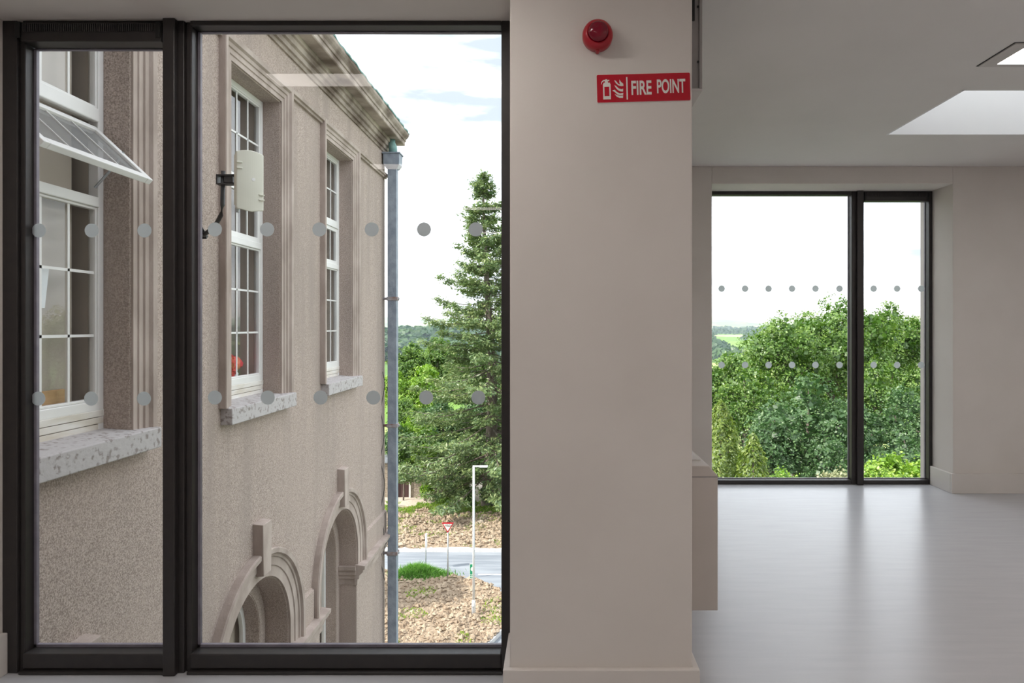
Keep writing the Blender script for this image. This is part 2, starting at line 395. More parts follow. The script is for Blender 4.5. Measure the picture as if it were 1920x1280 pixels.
def window(name, y0, label, fx, fz, geo):
    root = empty(name, (fx, y0, 0)); struct(root, label, 'window')
    s = y0 / F
    X = lambda p: (p - 1042) * s
    Z = lambda p: CZ - (p - 612) * s
    geo(root, X, Z, y0)
    return root

def near_window(root, X, Z, y):
    top, bot = H(1.05), 0.0
    L, R = JX, PX0
    MB().box(L, X(32), y, y + .075, bot, top).build('frame_stile', 'frame', root, .003)
    MB().box(X(32), X(42), y + .012, y + .07, bot, top).build('frame_bead', 'frame', root, .003)
    MB().box(X(940), R, y, y + .075, bot, top).build('frame_stile', 'frame', root, .003)
    MB().box(X(356), X(940), y, y + .075, Z(47), top).build('frame_head', 'frame', root, .003)
    MB().box(X(42), X(308), y, y + .075, Z(45), top).build('frame_head', 'frame', root, .003)
    m = MB().box(X(309), X(345), y, y + .08, bot, top).build('mullion', 'frame', root, .003)
    MB().box(X(311), X(334), y - .022, y, bot, top).build('mullion_cap', 'frame', m, .004)
    MB().box(X(345), X(356), y + .012, y + .07, bot, top).build('frame_bead', 'frame', root, .003)
    for a, c in ((42, 309), (356, 940)):
        MB().box(X(a), X(c), y, y + .075, Z(1254), Z(1226)).build('frame_rail', 'frame', root, .004)
        MB().box(X(a - 3), X(c + 3), y - .014, y + .06, bot, Z(1256)).build('sill_rail', 'frame', root, .004)
    # ventilator over the narrow light
    v = MB().box(X(44), X(306), y - .012, y + .06, Z(80), Z(46)).build('trickle_vent', 'frame', root, .003)
    rib = MB()
    n = 62
    for k in range(n):
        x = X(50) + (X(290) - X(50)) * k / (n - 1)
        rib.box(x - .0018, x + .0018, y - .016, y - .012, Z(62), Z(48))
    rib.build('vent_ribs', 'blackmetal', v)
    for a in (35, 296):
        MB().box(X(a), X(a + 9), y - .018, y - .01, Z(74), Z(44)).build('vent_end_cap', 'blackgap', v, .002)
    # glass
    yp = y + .045
    for a, c, t in ((42, 309, 80), (356, 940, 47)):
        g = MB().box(X(a), X(c), yp, yp + .006, Z(1226), Z(t)).build('pane', 'pane', root)
        sp = MB()
        sp.box(X(a), X(a + 5), yp + .007, yp + .02, Z(1226), Z(t)); sp.box(X(c - 2), X(c), yp + .007, yp + .02, Z(1226), Z(t))
        sp.box(X(a), X(c), yp + .007, yp + .02, Z(1226), Z(1221)); sp.box(X(a), X(c), yp + .007, yp + .02, Z(t + 2), Z(t))
        sp.build('glazing_spacer', 'gasket', g)
        for row, dx in ((431, 0), (746, 1)):
            for k, px in enumerate((73, 172, 271) if a == 42 else (403, 501, 599, 697, 795, 892)):
                disc(px + (-1 if dx and a == 42 else 5 * (k / 5) if dx else 0), row + (1 if a == 42 else -1), 13.2, yp - .0002).build('frosted_dot', 'dot', g)
window('window_1', 2.343, 'tall dark-framed near window looking out on the old rendered building', (JX + PX0) / 2, 0, near_window)

def far_window(root, X, Z, y):
    top, bot = H(1.02), 0.0
    L, R = 1.117, 2.84
    MB().box(L, X(1332), y, y + .075, bot, top).build('frame_stile', 'frame', root, .003)
    MB().box(X(1742), R, y, y + .075, bot, top).build('frame_stile', 'frame', root, .003)
    MB().box(X(1332), X(1597), y, y + .075, Z(365), top).build('frame_head', 'frame', root, .003)
    m = MB().box(X(1597), X(1620), y, y + .08, bot, top).build('mullion', 'frame', root, .003)
    MB().box(X(1605), X(1617), y - .025, y, bot, top).build('mullion_cap', 'frame', m, .004)
    MB().box(X(1620), X(1742), y, y + .075, Z(361), top).build('frame_head', 'frame', root, .003)
    v = MB().box(X(1621), X(1741), y - .01, y + .06, Z(377), Z(361)).build('trickle_vent', 'frame', root, .003)
    rib = MB()
    for k in range(44):
        x = X(1626) + (X(1736) - X(1626)) * k / 43
        rib.box(x - .003, x + .003, y - .014, y - .01, Z(369), Z(362.5))
    rib.build('vent_ribs', 'frame', v)
    for a in (1620, 1737):
        MB().box(X(a), X(a + 4), y - .016, y - .008, Z(375), Z(361)).build('vent_end_cap', 'blackgap', v, .002)
    yp = y + .045
    for a, c, t in ((1332, 1597, 365), (1620, 1742, 377)):
        MB().box(X(a), X(c), y, y + .075, bot, Z(900)).build('frame_rail', 'frame', root, .004)
        g = MB().box(X(a), X(c), yp, yp + .006, Z(900), Z(t)).build('pane', 'pane', root)
        sp = MB(); sp.box(X(a), X(c), yp + .007, yp + .02, Z(900), Z(898.5)); sp.box(X(c - 1.2), X(c), yp + .007, yp + .02, Z(900), Z(t))
        sp.build('glazing_spacer', 'gasket', g)
        for row in (541, 684):
            for px in ((1353, 1397, 1441, 1485, 1529, 1574) if a == 1332 else (1638, 1682, 1727)):
                disc(px, row, 6.1, yp - .0002).build('frosted_dot', 'dot', g)
window('window_2', 5.146, 'dark-framed far window filled with green trees', (1.117 + 2.84) / 2, 0, far_window)

# ---- rooflight
rl = empty('rooflight', ((SKX0 + SKX1) / 2, (SKY0 + SKY1) / 2, CEIL))
tag(rl, 'long white rooflight well cut into the ceiling', 'rooflight', kind='structure')
t = .012
s = MB().box(SKX0, SKX1, SKY1 - t, SKY1, CEIL, CEIL + .62).box(SKX0, SKX1, SKY0, SKY0 + t, CEIL, CEIL + .62)
s.box(SKX0, SKX0 + t, SKY0, SKY1, CEIL, CEIL + .62).box(SKX1 - t, SKX1, SKY0, SKY1, CEIL, CEIL + .62)
s.build('well_lining', 'shaft', rl)
k = MB()
for (x0, x1, y0, y1) in ((SKX0 - .1, SKX1 + .1, SKY0 - .1, SKY0), (SKX0 - .1, SKX1 + .1, SKY1, SKY1 + .1), (SKX0 - .1, SKX0, SKY0, SKY1), (SKX1, SKX1 + .1, SKY0, SKY1)):
    k.box(x0, x1, y0, y1, CEIL + .35, CEIL + .64)
k.build('kerb', 'concrete', rl)
MB().box(SKX0 - .08, SKX1 + .08, SKY0 - .08, SKY1 + .08, CEIL + .64, CEIL + .65).build('opal_cover', 'opal', rl)

# ---- ceiling lamps: recessed linear panels
def ceiling_lamp(x0, y0, label, ln=1.2, dp=0.243):
    r = empty('ceiling_light', (x0 + ln / 2, y0 + dp / 2, CEIL)); tag(r, label, 'light', 'recessed ceiling lamps')
    g = .006
    MB().box(x0 - g, x0 + ln + g, y0 - g, y0 + dp + g, CEIL - .0015, CEIL - .0005).build('shadow_gap', 'blackgap', r)
    a = .045
    fr = MB()
    for (p, q, u, v) in ((x0, x0 + ln, y0, y0 + a), (x0, x0 + ln, y0 + dp - a * .7, y0 + dp), (x0, x0 + a * 1.4, y0 + a, y0 + dp - a * .7), (x0 + ln - a * 1.4, x0 + ln, y0 + a, y0 + dp - a * .7)):
        fr.box(p, q, u, v, CEIL - .006, CEIL - .0015)
    fr.build('trim_plate', 'trim', r)
    MB().box(x0 + a * 1.4, x0 + ln - a * 1.4, y0 + a, y0 + dp - a * .7, CEIL - .004, CEIL - .0016).build('diffuser', 'lamp', r)
ceiling_lamp(1.853, 2.752, 'lit recessed ceiling lamp beside the rooflight')
ROWN = ('first row from the windows', 'second row from the windows', 'third row from the windows', 'row beside the back wall')
for x0, side in ((-1.37, 'over the near window side'), (1.853, 'along the middle of the room'), (3.9, 'towards the wall beyond the rooflight')):
    for y0, rown in zip((1.49, -0.22, -1.95, -3.65), ROWN):
        if x0 == 1.853 and y0 == 1.49: y0 = 1.0
        ceiling_lamp(x0, y0, 'lit ceiling lamp %s, %s' % (side, rown))

# ---- fire alarm sounder
al = empty('fire_alarm_sounder', (0.128, FW, H(.889))); tag(al, 'round red fire alarm sounder with dark lens on the pillar', 'fire alarm')
fn = lambda u, v, h: (0.128 + u, FW - h, H(.889) + v)
MB().lathe([(.040, 0), (.046, .004), (.0465, .022), (.044, .034), (.036, .043), (.031, .045), (.0305, .042)], fn, 40).build('body', 'red', al, smooth=True)
MB().lathe([(.030, .030), (.030, .050), (.028, .058), (.022, .063), (.010, .066), (.001, .0665)], fn, 36).build('lens', 'redlens', al, smooth=True)
MB().prism([(-.011, -.036), (.011, -.036), (.004, -.051), (-.004, -.051)], lambda u, v, t: fn(u, v, t), 0, .026).build('release_tab', 'red', al, .003)
MB().lathe([(.0018, .026), (.0018, .0275)], lambda u, v, h: fn(u, v - .043, h), 10).build('screw_hole', 'blackgap', al)

# ---- FIRE POINT sign
def text_mesh(txt, size, sx, off):
    cu = bpy.data.curves.new('lettering', 'FONT'); cu.body = txt; cu.size = size; cu.align_x = 'CENTER'; cu.align_y = 'CENTER'
    cu.offset = off; cu.extrude = 0.0004
    o = bpy.data.objects.new('lettering', cu); COL.objects.link(o)
    bpy.context.view_layer.update()
    me = bpy.data.meshes.new_from_object(o.evaluated_get(bpy.context.evaluated_depsgraph_get()))
    bpy.data.objects.remove(o); bpy.data.curves.remove(cu)
    co = np.zeros(len(me.vertices) * 3, np.float32); me.vertices.foreach_get('co', co); co = co.reshape(-1, 3)
    lo, hi = co[:, :2].min(0), co[:, :2].max(0)
    co[:, :2] -= (lo + hi) / 2; co[:, 0] *= sx
    me.vertices.foreach_set('co', co.reshape(-1)); me.update()
    me.materials.clear()
    return me, (hi - lo) * np.array((sx, 1))
def place_text(me, fn):
    co = np.zeros(len(me.vertices) * 3, np.float32); me.vertices.foreach_get('co', co); co = co.reshape(-1, 3)
    me.vertices.foreach_set('co', np.array([tuple(fn(*p)) for p in co], np.float32).reshape(-1)); me.update()
    return me

sg_c = Vector((0.2705, FW, H(.7355)))
sg = empty('fire_point_sign', sg_c); tag(sg, 'red FIRE POINT sign with extinguisher and flame pictogram', 'sign')
th = math.radians(1.5)
def S(u, v, t): return (sg_c.x + u * math.cos(th) - v * math.sin(th), FW - t, sg_c.z + u * math.sin(th) + v * math.cos(th))
def rrect(w, h, r, n=5):
    p = []
    for cx, cy, a in ((w - r, h - r, 0), (-w + r, h - r, 90), (-w + r, -h + r, 180), (w - r, -h + r, 270)):
        for k in range(n + 1):
            q = math.radians(a + 90 * k / n); p.append((cx + r * math.cos(q), cy + r * math.sin(q)))
    return p
MB().prism(rrect(.1445, .0435, .004), S, 0, .0022).build('plate', 'signwhite', sg)
MB().prism(rrect(.1437, .0427, .004), S, .0022, .0026).build('red_face', 'signred', sg)
u0 = lambda q: (q - 835) * .287 / 925            # crop pixels -> metres along the sign
v0 = lambda q: -(q - 880) * .287 / 925
T0, T1 = .0026, .0031
def ring(outer, inner):
    m = MB(); n = len(outer)
    V = [S(u0(a), v0(b), T1) for a, b in outer] + [S(u0(a), v0(b), T1) for a, b in inner]
    m.add(V, [(i, (i + 1) % n, n + (i + 1) % n, n + i) for i in range(n)]); return m
body = ring([(432, 840), (440, 822), (500, 822), (508, 840), (508, 988), (432, 988)], [(446, 862), (446, 862), (494, 862), (494, 862), (494, 956), (446, 956)])
for poly in ([(452, 824), (452, 806), (440, 806), (424, 820), (418, 838), (414, 836), (418, 812), (436, 796), (456, 792), (460, 788), (474, 788), (476, 796), (496, 794), (496, 806), (480, 808), (484, 824)],):
    body.prism([(u0(a), v0(b)) for a, b in poly], S, T0, T1)
body.build('extinguisher_symbol', 'signwhite', sg)
flm = MB()
for poly in ([(545, 800), (562, 806), (584, 836), (604, 846), (596, 822), (598, 794), (612, 818), (634, 836), (636, 858), (612, 860), (584, 850), (562, 830)],
             [(546, 846), (566, 860), (590, 884), (616, 890), (632, 886), (630, 914), (608, 912), (582, 900), (560, 876)],
             [(526, 902), (548, 894), (570, 918), (600, 932), (632, 926), (630, 948), (600, 950), (572, 940), (552, 920)],
             [(548, 938), (572, 948), (600, 958), (630, 954), (628, 978), (594, 976), (566, 962)]):
    flm.prism([(u0(a), v0(b)) for a, b in poly], S, T0, T1)
flm.build('flame_symbol', 'signwhite', sg)
MB().prism([(u0(664), v0(772)), (u0(677), v0(772)), (u0(677), v0(994)), (u0(664), v0(994))], S, T0, T1).build('divider_bar', 'signwhite', sg)
def sign_word(txt, a, b, hgt, yc, off):
    me, (w_, h_) = text_mesh(txt, 1.0, 1.0, off)
    tw = u0(b) - u0(a); tc = (u0(a) + u0(b)) / 2; hh = hgt * .287 / 925
    place_text(me, lambda x, y, z: S(tc + x / w_ * tw, v0(yc) + y / h_ * hh, T1 + z * .2))
    link('lettering', me, 'signwhite', sg)
sign_word('FIRE', 714, 914, 140, 880, .022)
sign_word('POINT', 968, 1250, 140, 872, .022)

# ---- metal casing high on the wall behind the pillar
cs = empty('wall_casing', (PX1, 2.2, H(.765))); tag(cs, 'grey metal casing high on the wall behind the pillar edge', 'casing')
MB().box(PX1, .463, 2.2, 2.8, H(.765), CEIL).build('body', 'steel', cs, .002)
MB().box(PX1, .472, 2.194, 2.8, H(.757), H(.765)).build('bottom_edge', 'trim', cs, .001)
MB().box(.461, .471, 2.192, 2.8, H(.765), CEIL).build('front_cover', 'steel', cs, .002)
MB().box(PX1, .4475, 2.194, 2.2, H(.983), CEIL).build('black_seal', 'blackgap', cs, .002)
for hz in (.851, 1.028):
    MB().lathe([(.0035, 0), (.0035, .003), (.001, .004)], lambda u, v, h: (.4575 + u, 2.196 - h, H(hz) + v), 12).build('screw', 'blackgap', cs)

# ---- radiator casing
ra = empty('radiator', (PX1 + .02, 2.5, 0.15)); tag(ra, 'beige boxed radiator fixed low on the wall behind the pillar', 'radiator')
pr = [(PX1 + .02, H(-1.04)), (.594, H(-1.04)), (.594, H(-.548)), (.562, H(-.51)), (PX1 + .02, H(-.51))]
MB().prism(pr, lambda u, v, t: (u, t, v), 2.5, 4.1).build('cover', 'rad', ra, .003)
MB().box(PX1 + .03, .552, 2.6, 4.0, H(-.512), H(-.506)).build('top_grille', 'trim', ra, .001)
MB().box(PX1 + .02, .5945, 2.498, 2.5, H(-.552), H(-.548)).build('seam', 'steel', ra)
for yy in (2.75, 3.85):
    MB().box(PX1, PX1 + .02, yy - .03, yy + .03, H(-.9), H(-.6)).build('wall_bracket', 'steel', ra)
    MB().tube([(PX1 + .06, yy, H(-1.04)), (PX1 + .06, yy, 0.0)], .009, 10).build('pipe', 'skirt', ra, smooth=True)

# ------------------------------------------------------------------ the old building outside
FX = -2.9                         # its street face
YC = (4.105, 6.635, 9.165)        # centres of the window bays
YE = 11.575                       # far corner
OW = 0.56                         # half width of a window opening
WX = FX - 0.2                     # plane of the window frames
SILL, HEAD = H(-.708), H(2.37)
bl = empty('old_building', (FX, 7.0, GZ)); tag(bl, 'old building of brown roughcast render with arches and tall white windows', 'building')
RI, AC, IMP = 0.78, H(-3.25), H(-3.48)     # arch opening radius, centre height, impost height
YA = 2.47
DOORB = H(-6.2)

def arch_pts(yc, r, n=28, zb=None):
    p = [(yc - r, zb)] if zb is not None else []
    p += [(yc - r * math.cos(math.pi * k / n), AC + r * math.sin(math.pi * k / n)) for k in range(n + 1)]
    if zb is not None: p.append((yc + r, zb))
    return p

def facade(xa, xb, r, top, mname, name):
    """wall slab from x=xa (face) to x=xb pierced by arched openings of radius r, below z=top"""
    m = MB()
    edges = [YA] + [e for yc in YC for e in (yc - r, yc + r)] + [YE]
    for i in range(0, len(edges), 2): m.box(xb, xa, edges[i], edges[i + 1], GZ, top)
    for yc in YC:
        m.box(xb, xa, yc - r, yc + r, GZ, DOORB)
        a = arch_pts(yc, r)
        for (p, q) in zip(a[:-1], a[1:]):
            m.prism([p, q, (q[0], top), (p[0], top)], lambda u, v, t: (t, u, v), xa, xb)
    return m

ZT = H(-1.3)
m = facade(FX, FX - .25, RI, ZT, 'render', 'wall')
z0, z1, z2 = ZT, SILL, HEAD
m.box(FX - .25, FX, YA, YE, z0, z1)
ed = [YA] + [e for yc in YC for e in (yc - OW, yc + OW)] + [YE]
for i in range(0, len(ed), 2): m.box(FX - .25, FX, ed[i], ed[i + 1], z1, z2)
m.box(FX - .25, FX, YA, YE, z2, H(3.3))
m.build('wall', 'render', bl)
m = facade(FX - .25, FX - .44, .64, ZT, 'render', 'wall')
m.build('inner_wall', 'render', bl)
e = MB().box(FX - 9, FX - .26, YE - .3, YE, GZ, H(3.3)); e.box(FX - 9, FX - 8.7, YA, YE - .3, GZ, H(3.3)); e.box(FX - 8.7, FX - .26, YA, YA + .3, GZ, H(3.3))
e.build('end_wall', 'render', bl)
MB().box(FX - 8.7, FX - .45, YA + .3, YE - .3, H(-1.5), H(-1.3)).build('interior_floor', 'inner', bl)
MB().box(FX - 4.1, FX - 4.0, YA + .3, YE - .3, H(-1.3), H(2.9)).build('interior_wall', 'inner', bl)
MB().box(FX - 8.7, FX - .26, YA + .3, YE - .3, H(2.9), H(3.05)).build('interior_ceiling', 'inner', bl)

# reveals of the rectangular windows in the same render as the wall
for yc in YC:
    t = .012
    m = MB().box(FX - .25, FX - .004, yc - OW, yc - OW + t, SILL, HEAD).box(FX - .25, FX - .004, yc + OW - t, yc + OW, SILL, HEAD)
    m.box(FX - .25, FX - .004, yc - OW, yc + OW, HEAD - t, HEAD)
    m.build('window_reveal', 'render', bl)
    # lining of the arch
    n = 28; rings = []
    for (u, v) in arch_pts(yc, RI, n, DOORB):
        cx, cz = yc, AC
        d = Vector((u - yc, max(v - AC, 0.0))); d = d.normalized() if d.length else Vector((0, 1))
        rings.append([(FX - .004, u, v), (FX - .25, u, v), (FX - .25, u - d.x * t, v - d.y * t), (FX - .004, u - d.x * t, v - d.y * t)])
    MB().sweep(rings).build('arch_reveal', 'render', bl)
    rings = []
    for (u, v) in arch_pts(yc, .64, n, DOORB):
        d = Vector((u - yc, max(v - AC, 0.0))); d = d.normalized() if d.length else Vector((0, 1))
        rings.append([(FX - .256, u, v), (FX - .44, u, v), (FX - .44, u - d.x * t, v - d.y * t), (FX - .256, u - d.x * t, v - d.y * t)])
    MB().sweep(rings).build('arch_reveal', 'render', bl)

# architraves round the windows
PROF = [(0, 0), (0, .014), (.045, .014), (.05, .024), (.095, .024), (.10, .036), (.135, .040), (.15, .062), (.195, .066), (.20, .058), (.20, 0)]
def frame_sweep(yc, half, zb, zt, prof):
    rings = []
    for k in range(4):
        r = []
        for d, p in prof:
            r.append([(FX + p, yc - half - d, zb), (FX + p, yc - half - d, zt + d), (FX + p, yc + half + d, zt + d), (FX + p, yc + half + d, zb)][k])
        rings.append(r)
    return MB().sweep(rings)
for yc in YC:
    frame_sweep(yc, OW, SILL, HEAD, PROF).build('architrave', 'mould', bl)
    # sill
    sp = [(FX - .21, H(-.69)), (FX + .10, H(-.712)), (FX + .10, H(-.855)), (FX - .03, H(-.855)), (FX - .21, H(-.855))]
    MB().prism(sp, lambda u, v, t: (u, t, v), yc - OW - .165, yc + OW + .19).build('stone_sill', 'sill', bl, .008)
# string course linking the architraves
SP = [(0, H(2.50)), (.03, H(2.50)), (.035, H(2.525)), (.058, H(2.53)), (.066, H(2.565)), (.058, H(2.572)), (0, H(2.572))]
for a, c in ((YA, YC[0] - OW - .2), (YC[0] + OW + .2, YC[1] - OW - .2), (YC[1] + OW + .2, YC[2] - OW - .2), (YC[2] + OW + .2, YE + .02)):
    MB().prism([(FX + u, v) for u, v in SP], lambda u, v, t: (u, t, v), a, c).build('string_course', 'mould', bl)
# main cornice
CP = [(-.05, 2.93), (.02, 2.93), (.03, 2.965), (.055, 2.97), (.06, 3.02), (.09, 3.03), (.10, 3.085), (.125, 3.09), (.13, 3.14), (.27, 3.14), (.28, 3.15), (.28, 3.205),
      (.295, 3.21), (.30, 3.245), (.325, 3.27), (.345, 3.30), (.35, 3.335), (-.05, 3.36)]
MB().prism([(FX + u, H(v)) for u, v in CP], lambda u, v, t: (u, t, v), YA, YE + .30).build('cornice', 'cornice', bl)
rg = random.Random(4)
rings = []
for k in range(90):
    y = YA + (YE + .34 - YA) * k / 89
    dz, dx = rg.uniform(-.012, .012), rg.uniform(-.008, .008)
    rings.append([(FX + .22, y, H(3.345) + dz), (FX + .355 + dx, y, H(3.335) + dz), (FX + .36 + dx, y, H(3.352) + dz), (FX + .22, y, H(3.372) + dz)])
MB().sweep(rings).build('copper_edge', 'copper', bl)
MB().add([(FX + .25, YA, H(3.35)), (FX + .25, YE + .25, H(3.35)), (FX - 9.2, YE + .25, H(3.35)), (FX - 9.2, YA, H(3.35)),
          (FX - 4.4, YA, H(4.5)), (FX - 4.4, YE - 4, H(4.5))], [(0, 1, 5, 4), (1, 2, 5), (2, 3, 4, 5), (0, 4, 3), (3, 2, 1, 0)]).build('roof', 'slate', bl)
# arches: archivolt, keystone, imposts
AP = [(0, 0), (0, .022), (.10, .022), (.105, .034), (.185, .036), (.19, .05), (.215, .052), (.225, .082), (.27, .086), (.28, .07), (.28, 0)]
for yc in YC:
    rings = []
    n = 32
    pth = [(yc - RI, IMP, -1, 0)] + [(None, None, -math.cos(math.pi * k / n), math.sin(math.pi * k / n)) for k in range(n + 1)] + [(yc + RI, IMP, 1, 0)]
    for i, (u, v, dx, dz) in enumerate(pth):
        zz = IMP if u is not None else None
        rings.append([(FX + p, yc + dx * (RI + d), (zz if zz is not None else AC + dz * (RI + d))) for d, p in AP])
    MB().sweep(rings).build('archivolt', 'mould', bl)
    MB().add([(FX, yc - .105, H(-1.89)), (FX + .10, yc - .105, H(-1.90)), (FX + .10, yc + .105, H(-1.90)), (FX, yc + .105, H(-1.89)),
              (FX - .2, yc - .085, H(-2.42)), (FX + .10, yc - .085, H(-2.40)), (FX + .10, yc + .085, H(-2.40)), (FX - .2, yc + .085, H(-2.42)), (FX - .2, yc - .1, H(-1.95)), (FX - .2, yc + .1, H(-1.95))],
             [(0, 1, 2, 3), (1, 5, 6, 2), (4, 7, 6, 5), (0, 8, 4, 5, 1), (3, 2, 6, 7, 9), (8, 9, 7, 4), (0, 3, 9, 8)]).build('keystone', 'mould', bl, .006)
# impost mouldings and the plain band over them
IP = [(-.02, -3.75), (.02, -3.75), (.022, -3.665), (.045, -3.66), (.05, -3.61), (.10, -3.565), (.105, -3.53), (.125, -3.525), (.13, -3.475), (.02, -3.46), (-.02, -3.46)]
bays = [(YA, YC[0] - RI)] + [(YC[i] + RI, YC[i + 1] - RI) for i in range(2)] + [(YC[2] + RI, YE + .05)]
for a, c in bays:
    MB().prism([(FX + u, H(v)) for u, v in IP], lambda u, v, t: (u, t, v), a - (.04 if a > YA else 0), c + .04).build('impost_moulding', 'mould', bl)
    a2, c2 = a + (.29 if a > YA else 0), c - .29 if c < YE else YE
    if c2 - a2 > .05:
        MB().prism([(FX - .02, H(-3.46)), (FX + .035, H(-3.46)), (FX + .035, H(-3.12)), (FX - .02, H(-3.08))], lambda u, v, t: (u, t, v), a2, c2).build('wall_band', 'render', bl)
for yc in YC:
    for sgn in (-1, 1):
        m = MB()
        for p, a, c in ((.02, -3.75, -3.66), (.036, -3.66, -3.60), (.055, -3.60, -3.53), (.07, -3.53, -3.475)):
            ys = sorted((yc + sgn * RI, yc + sgn * (RI - p)))
            m.box(FX - .25, FX + .0, ys[0], ys[1], H(a), H(c))
        m.build('impost_block', 'mould', bl)
    # arched window behind the opening
    rings = []
    for (u, v) in arch_pts(yc, .63, 24, DOORB):
        d = Vector((u - yc, max(v - AC, 0.0))); d = d.normalized() if d.length else Vector((0, 1))
        rings.append([(FX - .40, u, v), (FX - .44, u, v), (FX - .44, u - d.x * .06, v - d.y * .06), (FX - .40, u - d.x * .06, v - d.y * .06)])
    fr = MB().sweep(rings).build('arched_frame', 'upvc', bl)
    MB().prism(arch_pts(yc, .58, 20, DOORB), lambda u, v, t: (t, u, v), FX - .425, FX - .42).build('pane', 'oldpane', fr)
    for dy in (-.2, .2):
        MB().box(FX - .415, FX - .40, yc + dy - .015, yc + dy + .015, DOORB, AC + math.sqrt(.58 ** 2 - dy * dy)).build('glazing_bar', 'upvc', fr)
MB().box(FX - .50, FX - .49, YA + .3, YE - .3, GZ, H(-1.5)).build('dark_backing', 'inner', bl)

# white windows: fixed top light, top-hung light, tall lower light
def old_window(yc, opened):
    fr = MB()
    y0, y1 = yc - OW + .012, yc + OW - .012
    zb, zt = SILL, HEAD - .012
    fr.box(WX - .05, WX + .02, y0, y0 + .055, zb, zt); fr.box(WX - .05, WX + .02, y1 - .055, y1, zb, zt)
    fr.box(WX - .05, WX + .02, y0 + .055, y1 - .055, zt - .06, zt)
    fr.box(WX - .05, WX + .02, y0 + .055, y1 - .055, H(-.565), H(-.50))
    f = fr.build('window_frame', 'upvc', bl, .006)
    a, c = y0 + .055, y1 - .055
    for zA, zB in ((.80, .868), (1.375, 1.462)):
        MB().box(WX - .045, WX + .028, a, c, H(zA), H(zB)).build('transom', 'upvc', f, .006)
    for i in range(3):
        MB().box(WX - .04, WX + .026 - .004 * i, a - .05, c + .05, H(-.70 + .047 * (2 - i)), H(-.70 + .047 * (3 - i) - .004)).build('sill_board', 'dirtyupvc', f, .003)
    def light(z0, z1, rows, sw, tf=None, nm='sash', bw=.009, gm='oldpane'):
        tf = tf or (lambda p: p)
        s = MB().box(WX - .03, WX + .012, a, a + sw, z0, z1).box(WX - .03, WX + .012, c - sw, c, z0, z1)
        s.box(WX - .03, WX + .012, a + sw, c - sw, z0, z0 + sw).box(WX - .03, WX + .012, a + sw, c - sw, z1 - sw, z1)
        s.xf(tf).build(nm, 'upvc', f, .005)
        ga, gc, g0, g1 = a + sw, c - sw, z0 + sw, z1 - sw
        MB().box(WX - .012, WX - .006, ga, gc, g0, g1).xf(tf).build('pane', gm, f)
        for k in range(1, 4):
            y = ga + (gc - ga) * k / 4
            MB().box(WX - .005, WX + .002, y - bw, y + bw, g0, g1).xf(tf).build('glazing_bar', 'upvc', f)
        for k in range(1, rows):
            z = g0 + (g1 - g0) * k / rows
            MB().box(WX - .005, WX + .002, ga, gc, z - .009, z + .009).xf(tf).build('glazing_bar', 'upvc', f)
    light(H(1.462), zt - .06, 2, .018)
    light(H(-.50), H(.80), 3, .018)
    if opened:
        hinge = Vector((WX + .03, 0, H(1.345)))
        ang = math.radians(47)
        def tf(p):
            d = p - hinge
            return Vector((hinge.x + d.x * math.cos(ang) - d.z * math.sin(ang), p.y, hinge.z + d.x * math.sin(ang) + d.z * math.cos(ang)))
        light(H(.835), H(1.365), 1, .055, tf, 'open_sash', .004, 'dusty')
        for y in (a + .02, c - .02):
            MB().tube([(WX + .01, y, H(.93)), (WX + .16, y, H(1.10)), (WX + .20, y, H(1.17))], .008, 6).build('stay_arm', 'galv', f)
    else:
        light(H(.868), H(1.375), 1, .05, None, 'hung_sash')
    # plastered jamb lining inside
    MB().box(WX - .42, WX - .052, y1 - .05, y1 + .03, zb, zt).box(WX - .42, WX - .052, y0 - .03, y0 + .05, zb, zt).build('inner_jamb', 'blind', f)
    MB().box(WX - .42, WX - .052, y0, y1, zb - .02, H(-.60)).build('inner_board', 'upvc', f)
    return f, a, c
f1, a1, c1 = old_window(YC[0], True)
f2, a2, c2 = old_window(YC[1], False)
f3, a3, c3 = old_window(YC[2], False)

# things inside the old windows
def cloth(name, x, y0, y1, z0, z1, m, waves, amp, parent, label=None):
    rings = []
    for k in range(61):
        y = y0 + (y1 - y0) * k / 60; d = amp * math.sin(2 * math.pi * waves * k / 60)
        rings.append([(x + d, y, z0), (x + d, y, z1), (x + d - .006, y, z1), (x + d - .006, y, z0)])
    return MB().sweep(rings).build(name, m, parent, smooth=False, label=label)
bd = cloth('window_blind', WX - .09, a1 - .02, c1 - .10, H(-.55), H(2.3), 'blind', 1, .004, None)
tag(bd, 'cream blind behind the open white window', 'blind')
cu2 = cloth('curtain', WX - .33, a2 + .02, a2 + .42, H(-.6), H(2.3), 'curtain', 5, .02, None)
tag(cu2, 'pale curtain behind the window with the antenna', 'curtain', 'curtains in the old building')
cu3 = cloth('curtain', WX - .33, a3 + .02, a3 + .34, H(-.6), H(2.3), 'curtain', 4, .02, None)
tag(cu3, 'pale curtain behind the window beside the downpipe', 'curtain', 'curtains in the old building')
pp = MB()
pp.add([(WX - .045, 3.75, H(.10)), (WX - .045, 4.20, H(.115)), (WX - .045, 4.235, H(.36)), (WX - .045, 3.75, H(.36)),
        (WX - .043, 3.75, H(.10)), (WX - .043, 4.20, H(.115)), (WX - .043, 4.235, H(.36)), (WX - .043, 3.75, H(.36))],
       [(0, 1, 2, 3), (7, 6, 5, 4), (0, 4, 5, 1), (1, 5, 6, 2), (2, 6, 7, 3), (3, 7, 4, 0)])
tag(pp.build('paper_notice', 'paper'), 'white paper taped inside the old window below the open sash', 'paper')
wb = MB().box(WX - .08, WX - .06, a1 + .05, c1 - .20, H(-.605), H(-.40))
tag(wb.build('wooden_box', 'wood', bevel=.006), 'orange wooden box on the ledge inside the old window', 'box')
rf = empty('red_flowers', (WX - .16, 6.86, H(-.6))); tag(rf, 'bunch of red flowers on the ledge inside the old window', 'flowers')
